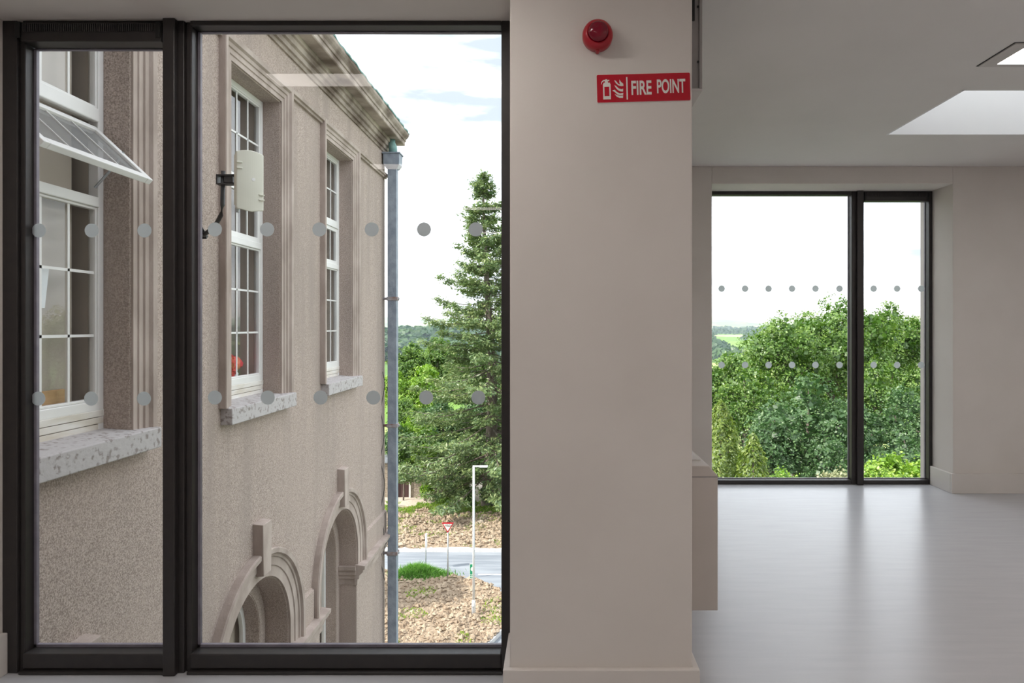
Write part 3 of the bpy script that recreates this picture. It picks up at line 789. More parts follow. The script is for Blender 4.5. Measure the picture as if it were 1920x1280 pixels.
rr = random.Random(9)
for k in range(13):
    cx, cy, cz = WX - .16 + rr.uniform(-.07, .07), 6.82 + rr.uniform(-.20, .24), H(-.40) + rr.uniform(-.09, .09)
    V, Fc = [], []
    R = rr.uniform(.06, .085)
    for i in range(7):
        for j in range(10):
            t_, p_ = math.pi * (i + .5) / 7, 2 * math.pi * j / 10
            q = R * (1 + .22 * math.sin(5 * p_ + k) * math.sin(3 * t_) + rr.uniform(-.12, .12))
            V.append((cx + q * math.sin(t_) * math.cos(p_), cy + q * math.sin(t_) * math.sin(p_), cz + q * math.cos(t_)))
    for i in range(6):
        for j in range(10): Fc.append((i * 10 + j, i * 10 + (j + 1) % 10, (i + 1) * 10 + (j + 1) % 10, (i + 1) * 10 + j))
    MB().add(V, Fc).build('bloom', 'redcloth', rf)
MB().lathe([(.05, H(-.60)), (.07, H(-.56)), (.075, H(-.47)), (.06, H(-.45))], lambda u, v, h: (WX - .16 + u, 6.84 + v, h), 20).build('vase', 'curtain', rf, smooth=True)

# ---- downpipe with hopper head
dp = empty('downpipe', (-2.735, 11.49, GZ)); tag(dp, 'square blue-grey downpipe with hopper head at the corner of the old building', 'downpipe')
px0, px1, py0, py1 = -2.815, -2.665, 11.42, 11.555
MB().box(px0, px1, py0, py1, GZ, H(2.66)).build('pipe', 'lead', dp, .008)
hp = [(-2.815, -2.665, py0, py1, 2.58, 2.66), (-2.835, -2.645, py0 - .02, py1 + .02, 2.62, 2.65)]
h0 = MB()
def frustum(m, a, b, z0, z1):
    (x0, x1, y0, y1), (X0, X1, Y0, Y1) = a, b
    m.add([(x0, y0, z0), (x1, y0, z0), (x1, y1, z0), (x0, y1, z0), (X0, Y0, z1), (X1, Y0, z1), (X1, Y1, z1), (X0, Y1, z1)],
          [(3, 2, 1, 0), (4, 5, 6, 7), (0, 1, 5, 4), (1, 2, 6, 5), (2, 3, 7, 6), (3, 0, 4, 7)])
frustum(h0, (-2.83, -2.65, py0 - .01, py1 + .01), (-2.87, -2.61, py0 - .06, py1 + .04), H(2.64), H(2.70))
frustum(h0, (-2.87, -2.61, py0 - .06, py1 + .04), (-2.875, -2.60, py0 - .065, py1 + .045), H(2.70), H(2.88))
frustum(h0, (-2.89, -2.585, py0 - .08, py1 + .06), (-2.885, -2.59, py0 - .075, py1 + .055), H(2.88), H(2.905))
h0.build('hopper_head', 'lead', dp, .004)
MB().tube([(-2.74, 11.49, H(2.89)), (-2.74, 11.49, H(3.02)), (-2.76, 11.49, H(3.08)), (-2.76, 11.49, H(3.145))], [.075, .07, .06, .06], 16).build('spout', 'copper', dp, smooth=True)
for hz in (.467, -1.66, -3.80):
    m = MB().box(px0 - .014, px1 + .014, py0 - .012, py1 + .012, H(hz) - .03, H(hz) + .03)
    q = m.build('bracket', 'rust', dp, .004)
    MB().box(FX, px0 - .01, py0 + .03, py0 + .06, H(hz) - .02, H(hz) + .02).build('bracket_lug', 'rust', q)
    MB().tube([(px1 + .014, py0 + .05, H(hz)), (px1 + .04, py0 + .05, H(hz))], .014, 8).build('bolt', 'galv', q)
cable = MB().tube([(FX + .02 + .03 * math.sin(k * .9), 11.36 + .02 * math.sin(k * .5), H(-.75 - .12 * k)) for k in range(30)], .006, 6)
tag(cable.build('loose_cable', 'blackmetal'), 'thin black cable hanging beside the downpipe', 'cable')

# ---- panel antenna on a cranked arm
an = empty('panel_antenna', (FX, 5.45, H(.78))); tag(an, 'cream panel antenna on a black cranked arm fixed to the old wall', 'antenna')
def AN(u, v, t):   # panel-local: u right, v up, t towards the camera
    ay = math.radians(42)
    return (-2.455 + u * math.cos(ay) + t * math.sin(ay), 5.46 + u * math.sin(ay) - t * math.cos(ay), H(1.165) + v)
pan = []
for k in range(13):
    u = -.105 + .21 * k / 12
    pan.append((u, .035 + .012 * (1 - (u / .105) ** 2)))
prof = [(-.105, 0.0)] + pan + [(.105, 0.0)]
m = MB(); n = len(prof)
V = [AN(u, -.235 + .02 * (1 - abs(u) / .105) * -1, t) for u, t in prof] + [AN(u, .215 + .022 * (1 - (u / .105) ** 2), t) for u, t in prof]
m.add(V, [tuple(range(n))[::-1], tuple(range(n, 2 * n))] + [(i, (i + 1) % n, n + (i + 1) % n, n + i) for i in range(n)])
m.build('front_cover', 'antenna', an, .008, seg=3)
MB().prism([(-.10, -.20), (.10, -.20), (.10, .20), (-.10, .20)], AN, -.045, 0).build('back_box', 'antenna', an, .006)
for u, v in ((-.085, .13), (-.085, .085), (.085, -.11), (.085, -.15)):
    MB().prism([(u - .022, v - .006), (u + .022, v - .006), (u + .022, v + .006), (u - .022, v + .006)], AN, .036, .05).build('clip', 'antenna', an, .003)
MB().lathe([(.014, .044), (.014, .0485), (.011, .0495)], lambda a_, b_, h: AN(.02 + a_, .005 + b_, h), 16).build('badge', 'upvc', an)
MB().tube([AN(-.085, -.235, .0), AN(-.085, -.262, .0)], .014, 10).build('connector', 'galv', an)
arm = [(-2.845, 5.50, H(.735)), (-2.79, 5.48, H(.76)), (-2.71, 5.46, H(.83)), (-2.675, 5.455, H(.89)), (-2.66, 5.45, H(.97)), (-2.655, 5.45, H(1.24))]
MB().tube(arm, .017, 12).build('arm', 'blackmetal', an, smooth=True)
cl = MB()
for dz in (1.135, 1.205): cl.box(-2.70, -2.555, 5.42, 5.485, H(dz) - .006, H(dz) + .006)
cl.box(-2.70, -2.69, 5.42, 5.485, H(1.135), H(1.205)); cl.box(-2.64, -2.57, 5.43, 5.48, H(1.145), H(1.195))
cl.build('clamp', 'blackmetal', an, .003)
wp = MB()
wp.add([(FX, 5.40, H(.86)), (FX, 5.41, H(.86)), (FX, 5.41, H(.71)), (FX, 5.40, H(.71)), (-2.83, 5.40, H(.71)), (-2.83, 5.41, H(.71)), (-2.83, 5.41, H(.75)), (-2.83, 5.40, H(.75))],
       [(0, 1, 2, 3), (4, 5, 6, 7), (0, 3, 4, 7), (1, 6, 5, 2), (0, 7, 6, 1), (3, 2, 5, 4)])
wp.add([(FX, 5.53, H(.86)), (FX, 5.54, H(.86)), (FX, 5.54, H(.71)), (FX, 5.53, H(.71)), (-2.83, 5.53, H(.71)), (-2.83, 5.54, H(.71)), (-2.83, 5.54, H(.75)), (-2.83, 5.53, H(.75))],
       [(0, 1, 2, 3), (4, 5, 6, 7), (0, 3, 4, 7), (1, 6, 5, 2), (0, 7, 6, 1), (3, 2, 5, 4)])
wp.box(FX, FX + .012, 5.38, 5.56, H(.69), H(.88)); wp.tube([(-2.845, 5.39, H(.735)), (-2.845, 5.56, H(.735))], .014, 8)
wp.build('wall_bracket', 'blackmetal', an)


# ------------------------------------------------------------------ the grounds
RNG = np.random.default_rng(11)
def vnoise(x, y, seed=0):
    """cheap smooth value noise on arrays"""
    def h(i, j):
        a = np.sin(i * 127.1 + j * 311.7 + seed * 74.7) * 43758.5453
        return a - np.floor(a)
    i, j = np.floor(x), np.floor(y); u, v = x - i, y - j
    u, v = u * u * (3 - 2 * u), v * v * (3 - 2 * v)
    return (h(i, j) * (1 - u) + h(i + 1, j) * u) * (1 - v) + (h(i, j + 1) * (1 - u) + h(i + 1, j + 1) * u) * v
def inside(px, py, poly):
    r = np.zeros(px.shape, bool); n = len(poly)
    for i in range(n):
        (x0, y0), (x1, y1) = poly[i], poly[(i + 1) % n]
        c = ((y0 > py) != (y1 > py)) & (px < (x1 - x0) * (py - y0) / ((y1 - y0) or 1e-9) + x0)
        r ^= c
    return r
def grid_mesh(name, xs, ys, zf, m, parent=None, keep=None, smooth=True):
    X, Y = np.meshgrid(xs, ys); Z = zf(X, Y); nx, ny = len(xs), len(ys)
    V = np.stack([X, Y, Z], -1).reshape(-1, 3)
    I, J = np.meshgrid(np.arange(nx - 1), np.arange(ny - 1)); a = (J * nx + I).reshape(-1)
    Fq = np.stack([a, a + 1, a + 1 + nx, a + nx], -1)
    if keep is not None:
        cx, cy = V[Fq].mean(1)[:, 0], V[Fq].mean(1)[:, 1]; Fq = Fq[keep(cx, cy)]
    me = bpy.data.meshes.new(name); me.from_pydata(V.tolist(), [], Fq.tolist())
    return link(name, me, m, parent, smooth=smooth)

def far_z(X, Y):
    z = np.interp(Y, [40, 60, 120, 250, 500, 800, 1200, 1700, 2300, 3200, 4200, 5200, 6500], [-11.05, -11.5, -15, -26, -33, -28, -18, -17, -18, -14, 22, 62, 40])
    z = z + np.where(Y > 300, (vnoise(X / 260., Y / 200., 3) - .5) * np.interp(Y, [300, 1200, 5200], [3, 8, 30]), 0)
    hill = 15 * np.exp(-((X + 150) / 170.) ** 2 - ((Y - 760) / 150.) ** 2)          # wooded rise seen past the old building
    return z + hill + CZ
ys = np.concatenate([np.arange(40, 120, 8), np.geomspace(120, 6500, 70)])
far = grid_mesh('ground_far', np.linspace(-2600, 3600, 120), ys, far_z, 'fields')
struct(far, 'distant patchwork of fields and low blue hills', 'hills')
gm = MB().box(-220, 220, -200, 18, GZ - 1, GZ - .06).box(-220, -17, 18, 41, GZ - 1, GZ - .06).box(5, 220, 18, 41, GZ - 1, GZ - .06)
gm.box(-220, 220, 41, 60, GZ - 1, GZ - .05)
struct(gm.build('ground', 'meadow'), 'rough grass under the trees', 'ground')

struct(MB().box(FX, PX1 - .36, WT, 14, GZ - .5, GZ - .03).box(PX1 - .36, 12, RF, 12, GZ - .5, GZ - .03).build('courtyard', 'concrete'), 'pale concrete courtyard between the two buildings', 'paving')

# road and the soil island with its kerb
MB_ = MB().box(-17, 5, 18, 33.35, GZ - .5, GZ - .02)
road = struct(MB_.build('road', 'asphalt'), 'pale grey asphalt road across the view', 'road')
tag(MB().box(-17, 5, 33.35, 33.5, GZ - .3, GZ + .08).build('kerb', 'concrete', road))
MB().box(-3.45, 4, 30.30, 30.42, GZ - .02, GZ - .012).build('road_marking', 'signwhite', road)
ISL = [(-16.5, 30.6), (-7, 30.5), (-4.95, 29.95), (-3.6, 29.4), (-2.9, 28.85), (-2.35, 28.1), (-1.9, 27.2), (-1.72, 26.2), (-1.8, 25.2), (-2.1, 24.1), (-2.6, 22.95), (-3.4, 21.6), (-5, 20.2), (-16.5, 19.6)]
def smooth_poly(p, k=3):
    for _ in range(k):
        p = [q for i in range(len(p)) for q in ((.75 * p[i][0] + .25 * p[(i + 1) % len(p)][0], .75 * p[i][1] + .25 * p[(i + 1) % len(p)][1]),
                                              (.25 * p[i][0] + .75 * p[(i + 1) % len(p)][0], .25 * p[i][1] + .75 * p[(i + 1) % len(p)][1]))]
    return p
ISL = smooth_poly(ISL, 2)
def soil_z(X, Y):
    return GZ + .05 + .10 * vnoise(X * 1.1, Y * 1.1, 1) + .09 * vnoise(X * 3.1, Y * 3.1, 2) + .06 * vnoise(X * 7, Y * 7, 5)
isl = grid_mesh('soil_bed', np.arange(-16.5, -1.5, .09), np.arange(19.5, 30.7, .09), soil_z, 'soil', keep=lambda x, y: inside(x, y, ISL), smooth=False)
tag(isl, 'bare clumpy soil bed inside the road bend', 'soil', kind='structure')
kp = [Vector((x, y, GZ + .03)) for x, y in ISL]
rings = []
for i, p in enumerate(kp):
    t = (kp[(i + 1) % len(kp)] - kp[i - 1]).normalized(); nrm = Vector((-t.y, t.x, 0))
    rings.append([p + nrm * .06 + Vector((0, 0, -.1)), p - nrm * .06 + Vector((0, 0, -.1)), p - nrm * .06 + Vector((0, 0, .09)), p + nrm * .06 + Vector((0, 0, .09))])
rings.append(rings[0])
MB().sweep(rings, caps=False).build('kerb', 'concrete', isl)
farsoil = grid_mesh('soil_field', np.arange(-17, 5, .11), np.arange(33.5, 41.2, .11), soil_z, 'soil', smooth=False)
tag(farsoil, 'strip of bare clumpy soil beyond the road', 'soil', kind='structure')
grav = grid_mesh('gravel_yard', np.linspace(-20, 5, 40), np.linspace(41.0, 48, 12), lambda X, Y: GZ + .04 + .05 * vnoise(X, Y, 8), 'gravel')
tag(grav, 'pale gravel yard before the stone shed', 'gravel', kind='structure')

OCT = np.array([(1, 0, 0), (-1, 0, 0), (0, 1, 0), (0, -1, 0), (0, 0, 1), (0, 0, -1)], float)
OF = np.array([(0, 2, 4), (2, 1, 4), (1, 3, 4), (3, 0, 4), (2, 0, 5), (1, 2, 5), (3, 1, 5), (0, 3, 5)])
def clods(name, x0, x1, y0, y1, n, smin, smax, parent, ok=None):
    x = RNG.uniform(x0, x1, n); y = RNG.uniform(y0, y1, n)
    if ok is not None: k = ok(x, y); x, y = x[k], y[k]
    n = len(x); sz = smin + (smax - smin) * RNG.random(n) ** 2.4
    V = OCT[None] * (sz[:, None, None] * RNG.uniform(.6, 1.25, (n, 6, 1))) * np.array((1, 1, .75))
    a = RNG.uniform(0, 6.28, n); ca, sa = np.cos(a)[:, None], np.sin(a)[:, None]
    V[..., 0], V[..., 1] = V[..., 0] * ca - V[..., 1] * sa, V[..., 0] * sa + V[..., 1] * ca
    V += RNG.normal(0, .18, V.shape) * sz[:, None, None]
    V += np.stack([x, y, soil_z(x, y) + sz * .25], -1)[:, None]
    Fq = (OF[None] + (np.arange(n) * 6)[:, None, None]).reshape(-1, 3)
    me = bpy.data.meshes.new(name); me.from_pydata(V.reshape(-1, 3).tolist(), [], Fq.tolist())
    o = link(name, me, 'clod', parent); o['kind'] = 'stuff'; return o
clods('soil_clods', -8.5, -1.6, 20, 30.4, 9000, .02, .13, isl, lambda x, y: inside(x, y, ISL))
clods('soil_clods', -14, 1, 33.6, 41, 7000, .03, .16, farsoil)

def tufts(name, x, y, z, hgt, wid, m, parent, kind='stuff'):
    n = len(x); a = RNG.uniform(0, 6.28, n); lean = RNG.normal(0, .35, (n, 2)) * hgt[:, None]
    b = np.stack([x, y, z], -1); d = np.stack([np.cos(a), np.sin(a), np.zeros(n)], -1) * wid[:, None]
    mid = b + np.stack([lean[:, 0] * .35, lean[:, 1] * .35, hgt * .6], -1)
    tip = b + np.stack([lean[:, 0], lean[:, 1], hgt], -1)
    V = np.stack([b - d * .5, mid + d * .5, tip, mid - d * .5], 1)
    return quads(name, V, m, parent, RNG.random(n), kind)
n = 9000
gx, gy = RNG.normal(-6.0, .62, n), RNG.normal(29.75, .33, n)
dome = np.exp(-((gx + 6.0) / .9) ** 2 - ((gy - 29.75) / .5) ** 2)
gp = tufts('grass_mound', gx, gy, GZ + .05 + dome * .12, RNG.uniform(.12, .50, n) * (.4 + .8 * dome), RNG.uniform(.02, .045, n), 'grass', None)
tag(gp, 'mound of bright green grass at the edge of the soil bed', 'grass', kind='stuff')
# thin weeds on the soil
def weeds(name, x0, x1, y0, y1, n, thr, parent, label, ok=None, hh=(.03, .12)):
    x = RNG.uniform(x0, x1, n); y = RNG.uniform(y0, y1, n); k = vnoise(x * .9, y * .9, 21) > thr
    if ok is not None: k &= ok(x, y)
    x, y = x[k], y[k]; n = len(x)
    o = tufts(name, x, y, soil_z(x, y), RNG.uniform(*hh, n), RNG.uniform(.02, .05, n), 'leaf_light', None)
    tag(o, label, 'weeds', kind='stuff')
weeds('weeds', -8, -1.6, 20, 30, 14000, .62, None, 'thin green weeds growing on the soil bed', lambda x, y: inside(x, y, ISL))
weeds('weeds', -14, 1, 33.6, 41, 14000, .66, None, 'thin green weeds growing on the soil strip beyond the road')
weeds('grass_verge', -13, 1, 39.7, 41.6, 16000, .5, None, 'strip of green grass at the back of the soil field', None, (.06, .22))

rk = MB(); V = []; rr = random.Random(3)
for i in range(6):
    for j in range(9):
        t_, p_ = math.pi * (i + .3) / 6.2, 2 * math.pi * j / 9; q = rr.uniform(.8, 1.15)
        V.append((-4.15 + .27 * q * math.sin(t_) * math.cos(p_), 37.6 + .2 * q * math.sin(t_) * math.sin(p_), GZ + .17 + .2 * q * math.cos(t_)))
rk.add(V, [(i * 9 + j, i * 9 + (j + 1) % 9, (i + 1) * 9 + (j + 1) % 9, (i + 1) * 9 + j) for i in range(5) for j in range(9)] + [tuple(range(9)), tuple(range(45, 54))])
tag(rk.build('boulder', 'stone'), 'grey boulder lying on the soil beyond the road', 'rock')

# ---- street furniture
lp = empty('street_lamp', (-3.09, 25.7, GZ)); tag(lp, 'white street lamp post with a short arm on the soil bed', 'street lamp')
MB().tube([(-3.09, 25.7, GZ), (-3.09, 25.7, GZ + .62), (-3.09, 25.7, GZ + .72)], [.072, .072, .05], 14).build('base_section', 'lampwhite', lp, smooth=True)
MB().tube([(-3.09, 25.7, GZ + .7), (-3.09, 25.7, GZ + 5.76)], [.048, .042], 14).build('post', 'lampwhite', lp, smooth=True)
MB().box(-3.13, -2.84, 25.68, 25.72, GZ + 5.71, GZ + 5.77).build('arm', 'lampwhite', lp, .008)
MB().box(-2.86, -2.56, 25.62, 25.78, GZ + 5.705, GZ + 5.765).build('lamp_head', 'lampwhite', lp, .012)
MB().box(-3.135, -3.055, 25.625, 25.63, GZ + .25, GZ + .5).build('access_door', 'galv', lp, .003)

yx, yy = -4.67, 29.55
ysn = empty('yield_sign', (yx, yy, GZ)); tag(ysn, 'triangular red and white YIELD sign on a grey post', 'road sign')
MB().tube([(yx, yy, GZ), (yx, yy, GZ + 2.5)], .032, 12).build('post', 'galv', ysn, smooth=True)
zt, hw, hh = GZ + 2.535, .262, .46
MB().prism([(-hw, 0), (hw, 0), (0, -hh)], lambda u, v, t: (yx + u, t, zt + v), yy - .045, yy - .037).build('red_plate', 'signred', ysn, .012)
MB().prism([(-hw * .72, -.065), (hw * .72, -.065), (0, -hh * .82)], lambda u, v, t: (yx + u, t, zt + v), yy - .049, yy - .046).build('white_face', 'signwhite', ysn)
me, (tw, thh) = text_mesh('YIELD', 1.0, 1.0, .02)
place_text(me, lambda x, y, z: (yx + x / tw * .26, yy - .0500 - z, zt - .13 + y / thh * .085)); link('lettering', me, 'black_ink', ysn)

p2 = empty('marker_post', (-5.9, 31.0, GZ)); tag(p2, 'grey post with a narrow white plate turned edge-on behind the grass', 'road sign')
MB().tube([(-5.9, 31.0, GZ), (-5.9, 31.0, GZ + 1.6)], .03, 12).build('post', 'galv', p2, smooth=True)
def edge_on(u, v, t):
    a = math.radians(72); return (-5.86 + u * math.cos(a) + t * math.sin(a), 30.97 - u * math.sin(a) + t * math.cos(a), GZ + 1.31 + v)
MB().prism(rrect(.16, .33, .12), edge_on, 0, .012).build('plate', 'lampwhite', p2)

gx0, gy0 = -3.50, 28.4
g3 = empty('assembly_point_sign', (gx0, gy0, GZ)); tag(g3, 'green and white safety sign on a wooden stake behind the lamp post', 'sign')
MB().box(gx0 - .035, gx0 + .035, gy0, gy0 + .05, GZ - .1, GZ + 1.0).build('stake', 'stake', g3, .004)
MB().box(gx0 - .08, gx0 + .12, gy0 - .012, gy0, GZ + .52, GZ + 1.14).build('board', 'signwhite', g3, .003)
MB().box(gx0 - .065, gx0 + .105, gy0 - .015, gy0 - .012, GZ + .70, GZ + 1.12).build('green_face', 'green', g3)
MB().lathe([(.055, .0150), (.055, .0165)], lambda u, v, h: (gx0 + .02 + u, gy0 - h, GZ + .92 + v * 1.5), 20).build('white_symbol', 'signwhite', g3)
for a_, b_ in ((.63, .68), (.55, .60)):
    for k in range(3):
        MB().box(gx0 - .06 + .058 * k, gx0 - .02 + .058 * k, gy0 - .015, gy0 - .012, GZ + a_, GZ + b_).build('green_mark', 'green', g3)

# ---- stone shed behind the trees
sh = empty('stone_shed', (-9.4, 44.5, GZ)); tag(sh, 'small rubble stone shed with a maroon door behind the spruce', 'shed')
MB().box(-9.30, -6.2, 43.7, 44.1, GZ, GZ + 2.3).box(-14, -10.35, 43.7, 44.1, GZ, GZ + 2.3).box(-10.35, -9.3, 43.7, 44.1, GZ + 2.0, GZ + 2.3).box(-14, -6.2, 44.1, 44.9, GZ + .1, GZ + 2.2).build('wall', 'stone', sh)
d = MB()
for k in range(8): d.box(-10.32 + .118 * k, -10.32 + .118 * k + .11, 43.78, 43.84, GZ + .05, GZ + 1.98)
d.build('door', 'doorred', sh)
MB().box(-9.38, -9.27, 43.62, 43.72, GZ, GZ + 2.05).box(-10.42, -10.32, 43.62, 43.72, GZ, GZ + 2.05).build('door_post', 'signwhite', sh)
MB().prism([(43.5, GZ + 2.28), (45.0, GZ + 2.5), (45.0, GZ + 2.56), (43.5, GZ + 2.34)], lambda u, v, t: (t, u, v), -14.2, -6).build('roof', 'slate', sh)

# ------------------------------------------------------------------ trees
def norm(a): return a / np.maximum(np.linalg.norm(a, axis=-1, keepdims=True), 1e-6)
def leaf_quads(P, Nrm, size, asp=.62, seed_dir=None):
    """diamond leaves at P facing Nrm"""
    n = len(P); t = RNG.normal(0, 1, (n, 3)) if seed_dir is None else seed_dir
    Nrm = norm(Nrm); t = norm(t - (t * Nrm).sum(-1, keepdims=True) * Nrm); b = np.cross(Nrm, t)
    s = size[:, None]
    return np.stack([P - t * s * .5, P + b * s * asp * .5 + Nrm * s * .08, P + t * s * .5, P - b * s * asp * .5 + Nrm * s * .08], 1)

def crown(lobes, clump_r, per, size, density, asp=.62, updir=.55, flat=.45):
    """leaf clumps over the skins of several ellipsoid lobes"""
    Vs, Ts = [], []
    for (cx, cy, cz, rx, ry, rz) in lobes:
        area = 4 * math.pi * ((rx * ry) ** 1.6 / 3 + (rx * rz) ** 1.6 / 3 + (ry * rz) ** 1.6 / 3) ** (1 / 1.6)
        nc = int(area * density / (clump_r * clump_r * 3.1)) + 4
        d = norm(RNG.normal(0, 1, (nc, 3)))
        d = d[(d[:, 2] > -.72)]; nc = len(d)
        rad = RNG.uniform(.72, 1.08, (nc, 1)) * (1 + .12 * np.sin(d[:, :1] * 5 + cx) * np.cos(d[:, 2:] * 6 + cy))
        c = np.array((cx, cy, cz)) + d * np.array((rx, ry, rz)) * rad
        up = norm(d + np.array((0, 0, updir)))
        cr = clump_r * RNG.uniform(.6, 1.35, (nc, 1, 1))
        q = RNG.normal(0, .5, (nc, per, 3)) * cr
        along = (q * up[:, None]).sum(-1, keepdims=True)
        q = q - up[:, None] * along * (1 - flat)                                        # flattened pads
        q -= up[:, None] * ((q ** 2).sum(-1, keepdims=True)) / (cr * 1.6)               # domed
        P = (c[:, None] + q).reshape(-1, 3)
        Nn = np.repeat(up, per, 0) + RNG.normal(0, .45, (nc * per, 3))
        sz = size * RNG.uniform(.6, 1.3, nc * per)
        Vs.append(leaf_quads(P, Nn, sz, asp))
        Ts.append(np.clip(np.repeat(RNG.normal(.5, .16, nc), per) + RNG.normal(0, .16, nc * per), 0, 1))
        # sparse inner leaves close the crown
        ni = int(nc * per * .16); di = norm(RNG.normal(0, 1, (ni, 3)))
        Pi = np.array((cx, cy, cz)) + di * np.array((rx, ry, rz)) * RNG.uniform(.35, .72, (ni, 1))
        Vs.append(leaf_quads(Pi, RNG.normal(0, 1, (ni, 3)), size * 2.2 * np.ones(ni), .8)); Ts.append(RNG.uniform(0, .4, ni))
    return np.concatenate(Vs), np.concatenate(Ts)

def limb(m, a, b, r0, r1, bend=.15, n=6, sides=8):
    a, b = Vector(a), Vector(b); L = (b - a).length
    o = Vector(RNG.normal(0, 1, 3)) * L * bend * .3
    m.tube([a.lerp(b, k / (n - 1)) + o * math.sin(math.pi * k / (n - 1)) for k in range(n)], [r0 + (r1 - r0) * k / (n - 1) for k in range(n)], sides)

def broadleaf(label, px, py, y, rpx, m, leaf_px=6.0, name='broadleaf_tree', squash=1.0, clump=.42, per=26, nl=9, density=1.0, cat='tree', group='trees outside', depth_px=None, up=.55, flat=.45):
    """tree whose crown tops out at pixel (px, py), crown half-width rpx pixels, at distance y"""
    top = at(px, py, y); R = rpx * y / F; RZ = R * squash
    base = Vector((top.x, y, GZ)); r = empty(name, base); tag(r, label, cat, group)
    cz = top.z - RZ
    lobes = [(top.x, y, cz, R * .74, R * .74, RZ * .8)]
    for k in range(nl):
        a = 2 * math.pi * k / nl + RNG.uniform(-.35, .35); e = RNG.uniform(-.55, .75)
        q = RNG.uniform(.34, .5) * R
        lobes.append((top.x + (R - q) * math.cos(a) * math.cos(e), y + (R - q) * math.sin(a) * math.cos(e), cz + (RZ - q * .9) * math.sin(e), q, q, q * .9))
    lobes.append((top.x + RNG.uniform(-.1, .1) * R, y, top.z - .36 * R, .38 * R, .38 * R, .36 * R))
    sz = leaf_px * .82 * y / F; per = int(per * 1.4)
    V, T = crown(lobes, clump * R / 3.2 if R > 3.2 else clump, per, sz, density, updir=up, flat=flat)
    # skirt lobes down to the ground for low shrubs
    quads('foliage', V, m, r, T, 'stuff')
    tr = MB(); limb(tr, base - Vector((0, 0, .3)), (top.x, y, cz + RZ * .2), max(.05, R * .075), max(.02, R * .03), .1)
    tr.build('trunk', 'bark', r, smooth=True)
    for l_ in lobes[1:]:
        z0 = max(GZ + .3, cz - RZ * .9)
        br = MB(); limb(br, (top.x, y, min(z0 + RNG.uniform(0, .6) * RZ, l_[2] - .05)), l_[:3], max(.03, R * .03), .015, .25, 5, 6); br.build('branch', 'bark', r, smooth=True)
    return r

# right-hand window
broadleaf('tall spreading oak rising highest behind the mullion of the far window', 1575, 548, 30, 128, 'leaf_oak', 6.5, 'oak_tree', .95)
broadleaf('round-topped oak on the shoulder beside the tall oak', 1458, 584, 28, 98, 'leaf_oak', 6.0, 'oak_tree', 1.0)
broadleaf('low green oak at the edge of the distant valley view', 1366, 650, 26, 78, 'leaf_oak', 6.0, 'oak_tree', 1.0)
broadleaf('oak crown behind the narrow light of the far window', 1668, 566, 33, 84, 'leaf_oak', 6.0, 'oak_tree', 1.0)
broadleaf('open pale-leaved tree at the outer edge of the far window', 1745, 572, 36, 62, 'leaf_pale', 5.0, 'ash_tree', 1.2, density=.55)
broadleaf('dark sycamore filling the middle of the far window', 1515, 690, 20, 118, 'leaf_syc', 7.5, 'sycamore_tree', 1.1, clump=.36, per=24, nl=12, up=1.1, flat=.22)
broadleaf('smaller sycamore low behind the far mullion', 1590, 735, 21.5, 80, 'leaf_syc', 7.0, 'sycamore_tree', 1.3, clump=.34, nl=10, up=1.1, flat=.22)
broadleaf('mid-green maple behind the narrow light of the far window', 1692, 715, 22, 78, 'leaf_syc', 6.5, 'maple_tree', 1.2, nl=10)
broadleaf('mid-green lime tree between the oaks and the cypress', 1395, 690, 23.5, 60, 'leaf_oak', 6.0, 'lime_tree', 1.3)
broadleaf('dense shrub under the maple', 1700, 800, 17.5, 70, 'leaf_syc', 6.5, 'tall_shrub', 1.0, nl=8, cat='shrub')
broadleaf('bright yellow-green shrub at the foot of the narrow light', 1668, 846, 14.5, 66, 'leaf_light', 8.5, 'elder_shrub', .9, clump=.26, nl=9, cat='shrub')
broadleaf('bright yellow-green shrub against the outer frame of the far window', 1748, 842, 15.2, 52, 'leaf_light', 8.5, 'elder_shrub', .9, clump=.26, nl=8, cat='shrub')
broadleaf('light green shrub low in the middle of the far window', 1475, 876, 14.8, 58, 'leaf_light', 7.5, 'elder_shrub', .9, clump=.26, nl=8, cat='shrub')
broadleaf('buff flowering shrub beside the foot of the far mullion', 1572, 880, 14.2, 40, 'leaf_pale', 7.5, 'flowering_shrub', .9, clump=.24, nl=7, cat='shrub')
broadleaf('dark shrub in the shade under the sycamore', 1560, 815, 18, 70, 'leaf_syc', 6.5, 'tall_shrub', 1.0, nl=8, cat='shrub')
broadleaf('mid-green oak filling the gap behind the maple', 1648, 668, 27, 74, 'leaf_oak', 6.0, 'oak_tree', 1.3)
broadleaf('mid-green oak behind the cypress and the sycamore', 1432, 694, 25.5, 72, 'leaf_oak', 6.0, 'oak_tree', 1.35)
broadleaf('leafy sycamore low beside the shorter cypress', 1448, 772, 18.8, 60, 'leaf_syc', 7.0, 'sycamore_tree', 1.2, clump=.34, nl=10, up=1.1, flat=.22)
broadleaf('oak filling the shade behind the dark sycamore', 1545, 672, 36, 70, 'leaf_oak', 5.5, 'oak_tree', 1.3)
broadleaf('oak filling the shade between the shoulder oak and the sycamore', 1478, 676, 35, 66, 'leaf_oak', 5.5, 'oak_tree', 1.3)
for px_, py_, y_, r_, lb_ in ((1290, 668, 26, 70, 'oak hidden behind the wall left of the cypress'), (1225, 680, 28, 76, 'oak hidden behind the pillar beyond the radiator'),
                              (1150, 690, 30, 72, 'oak hidden behind the middle of the pillar'), (1800, 600, 30, 84, 'oak hidden behind the wall beside the far window'),
                              (1270, 790, 19, 70, 'low oak hidden behind the wall beside the cypress')):
    broadleaf(lb_, px_, py_, y_, r_, 'leaf_oak', 6.0, 'oak_tree', 1.2)
broadleaf('oak wood tree standing behind the tall oak', 1530, 610, 44, 70, 'leaf_oak', 4.5, 'oak_tree', 1.0, density=.7)
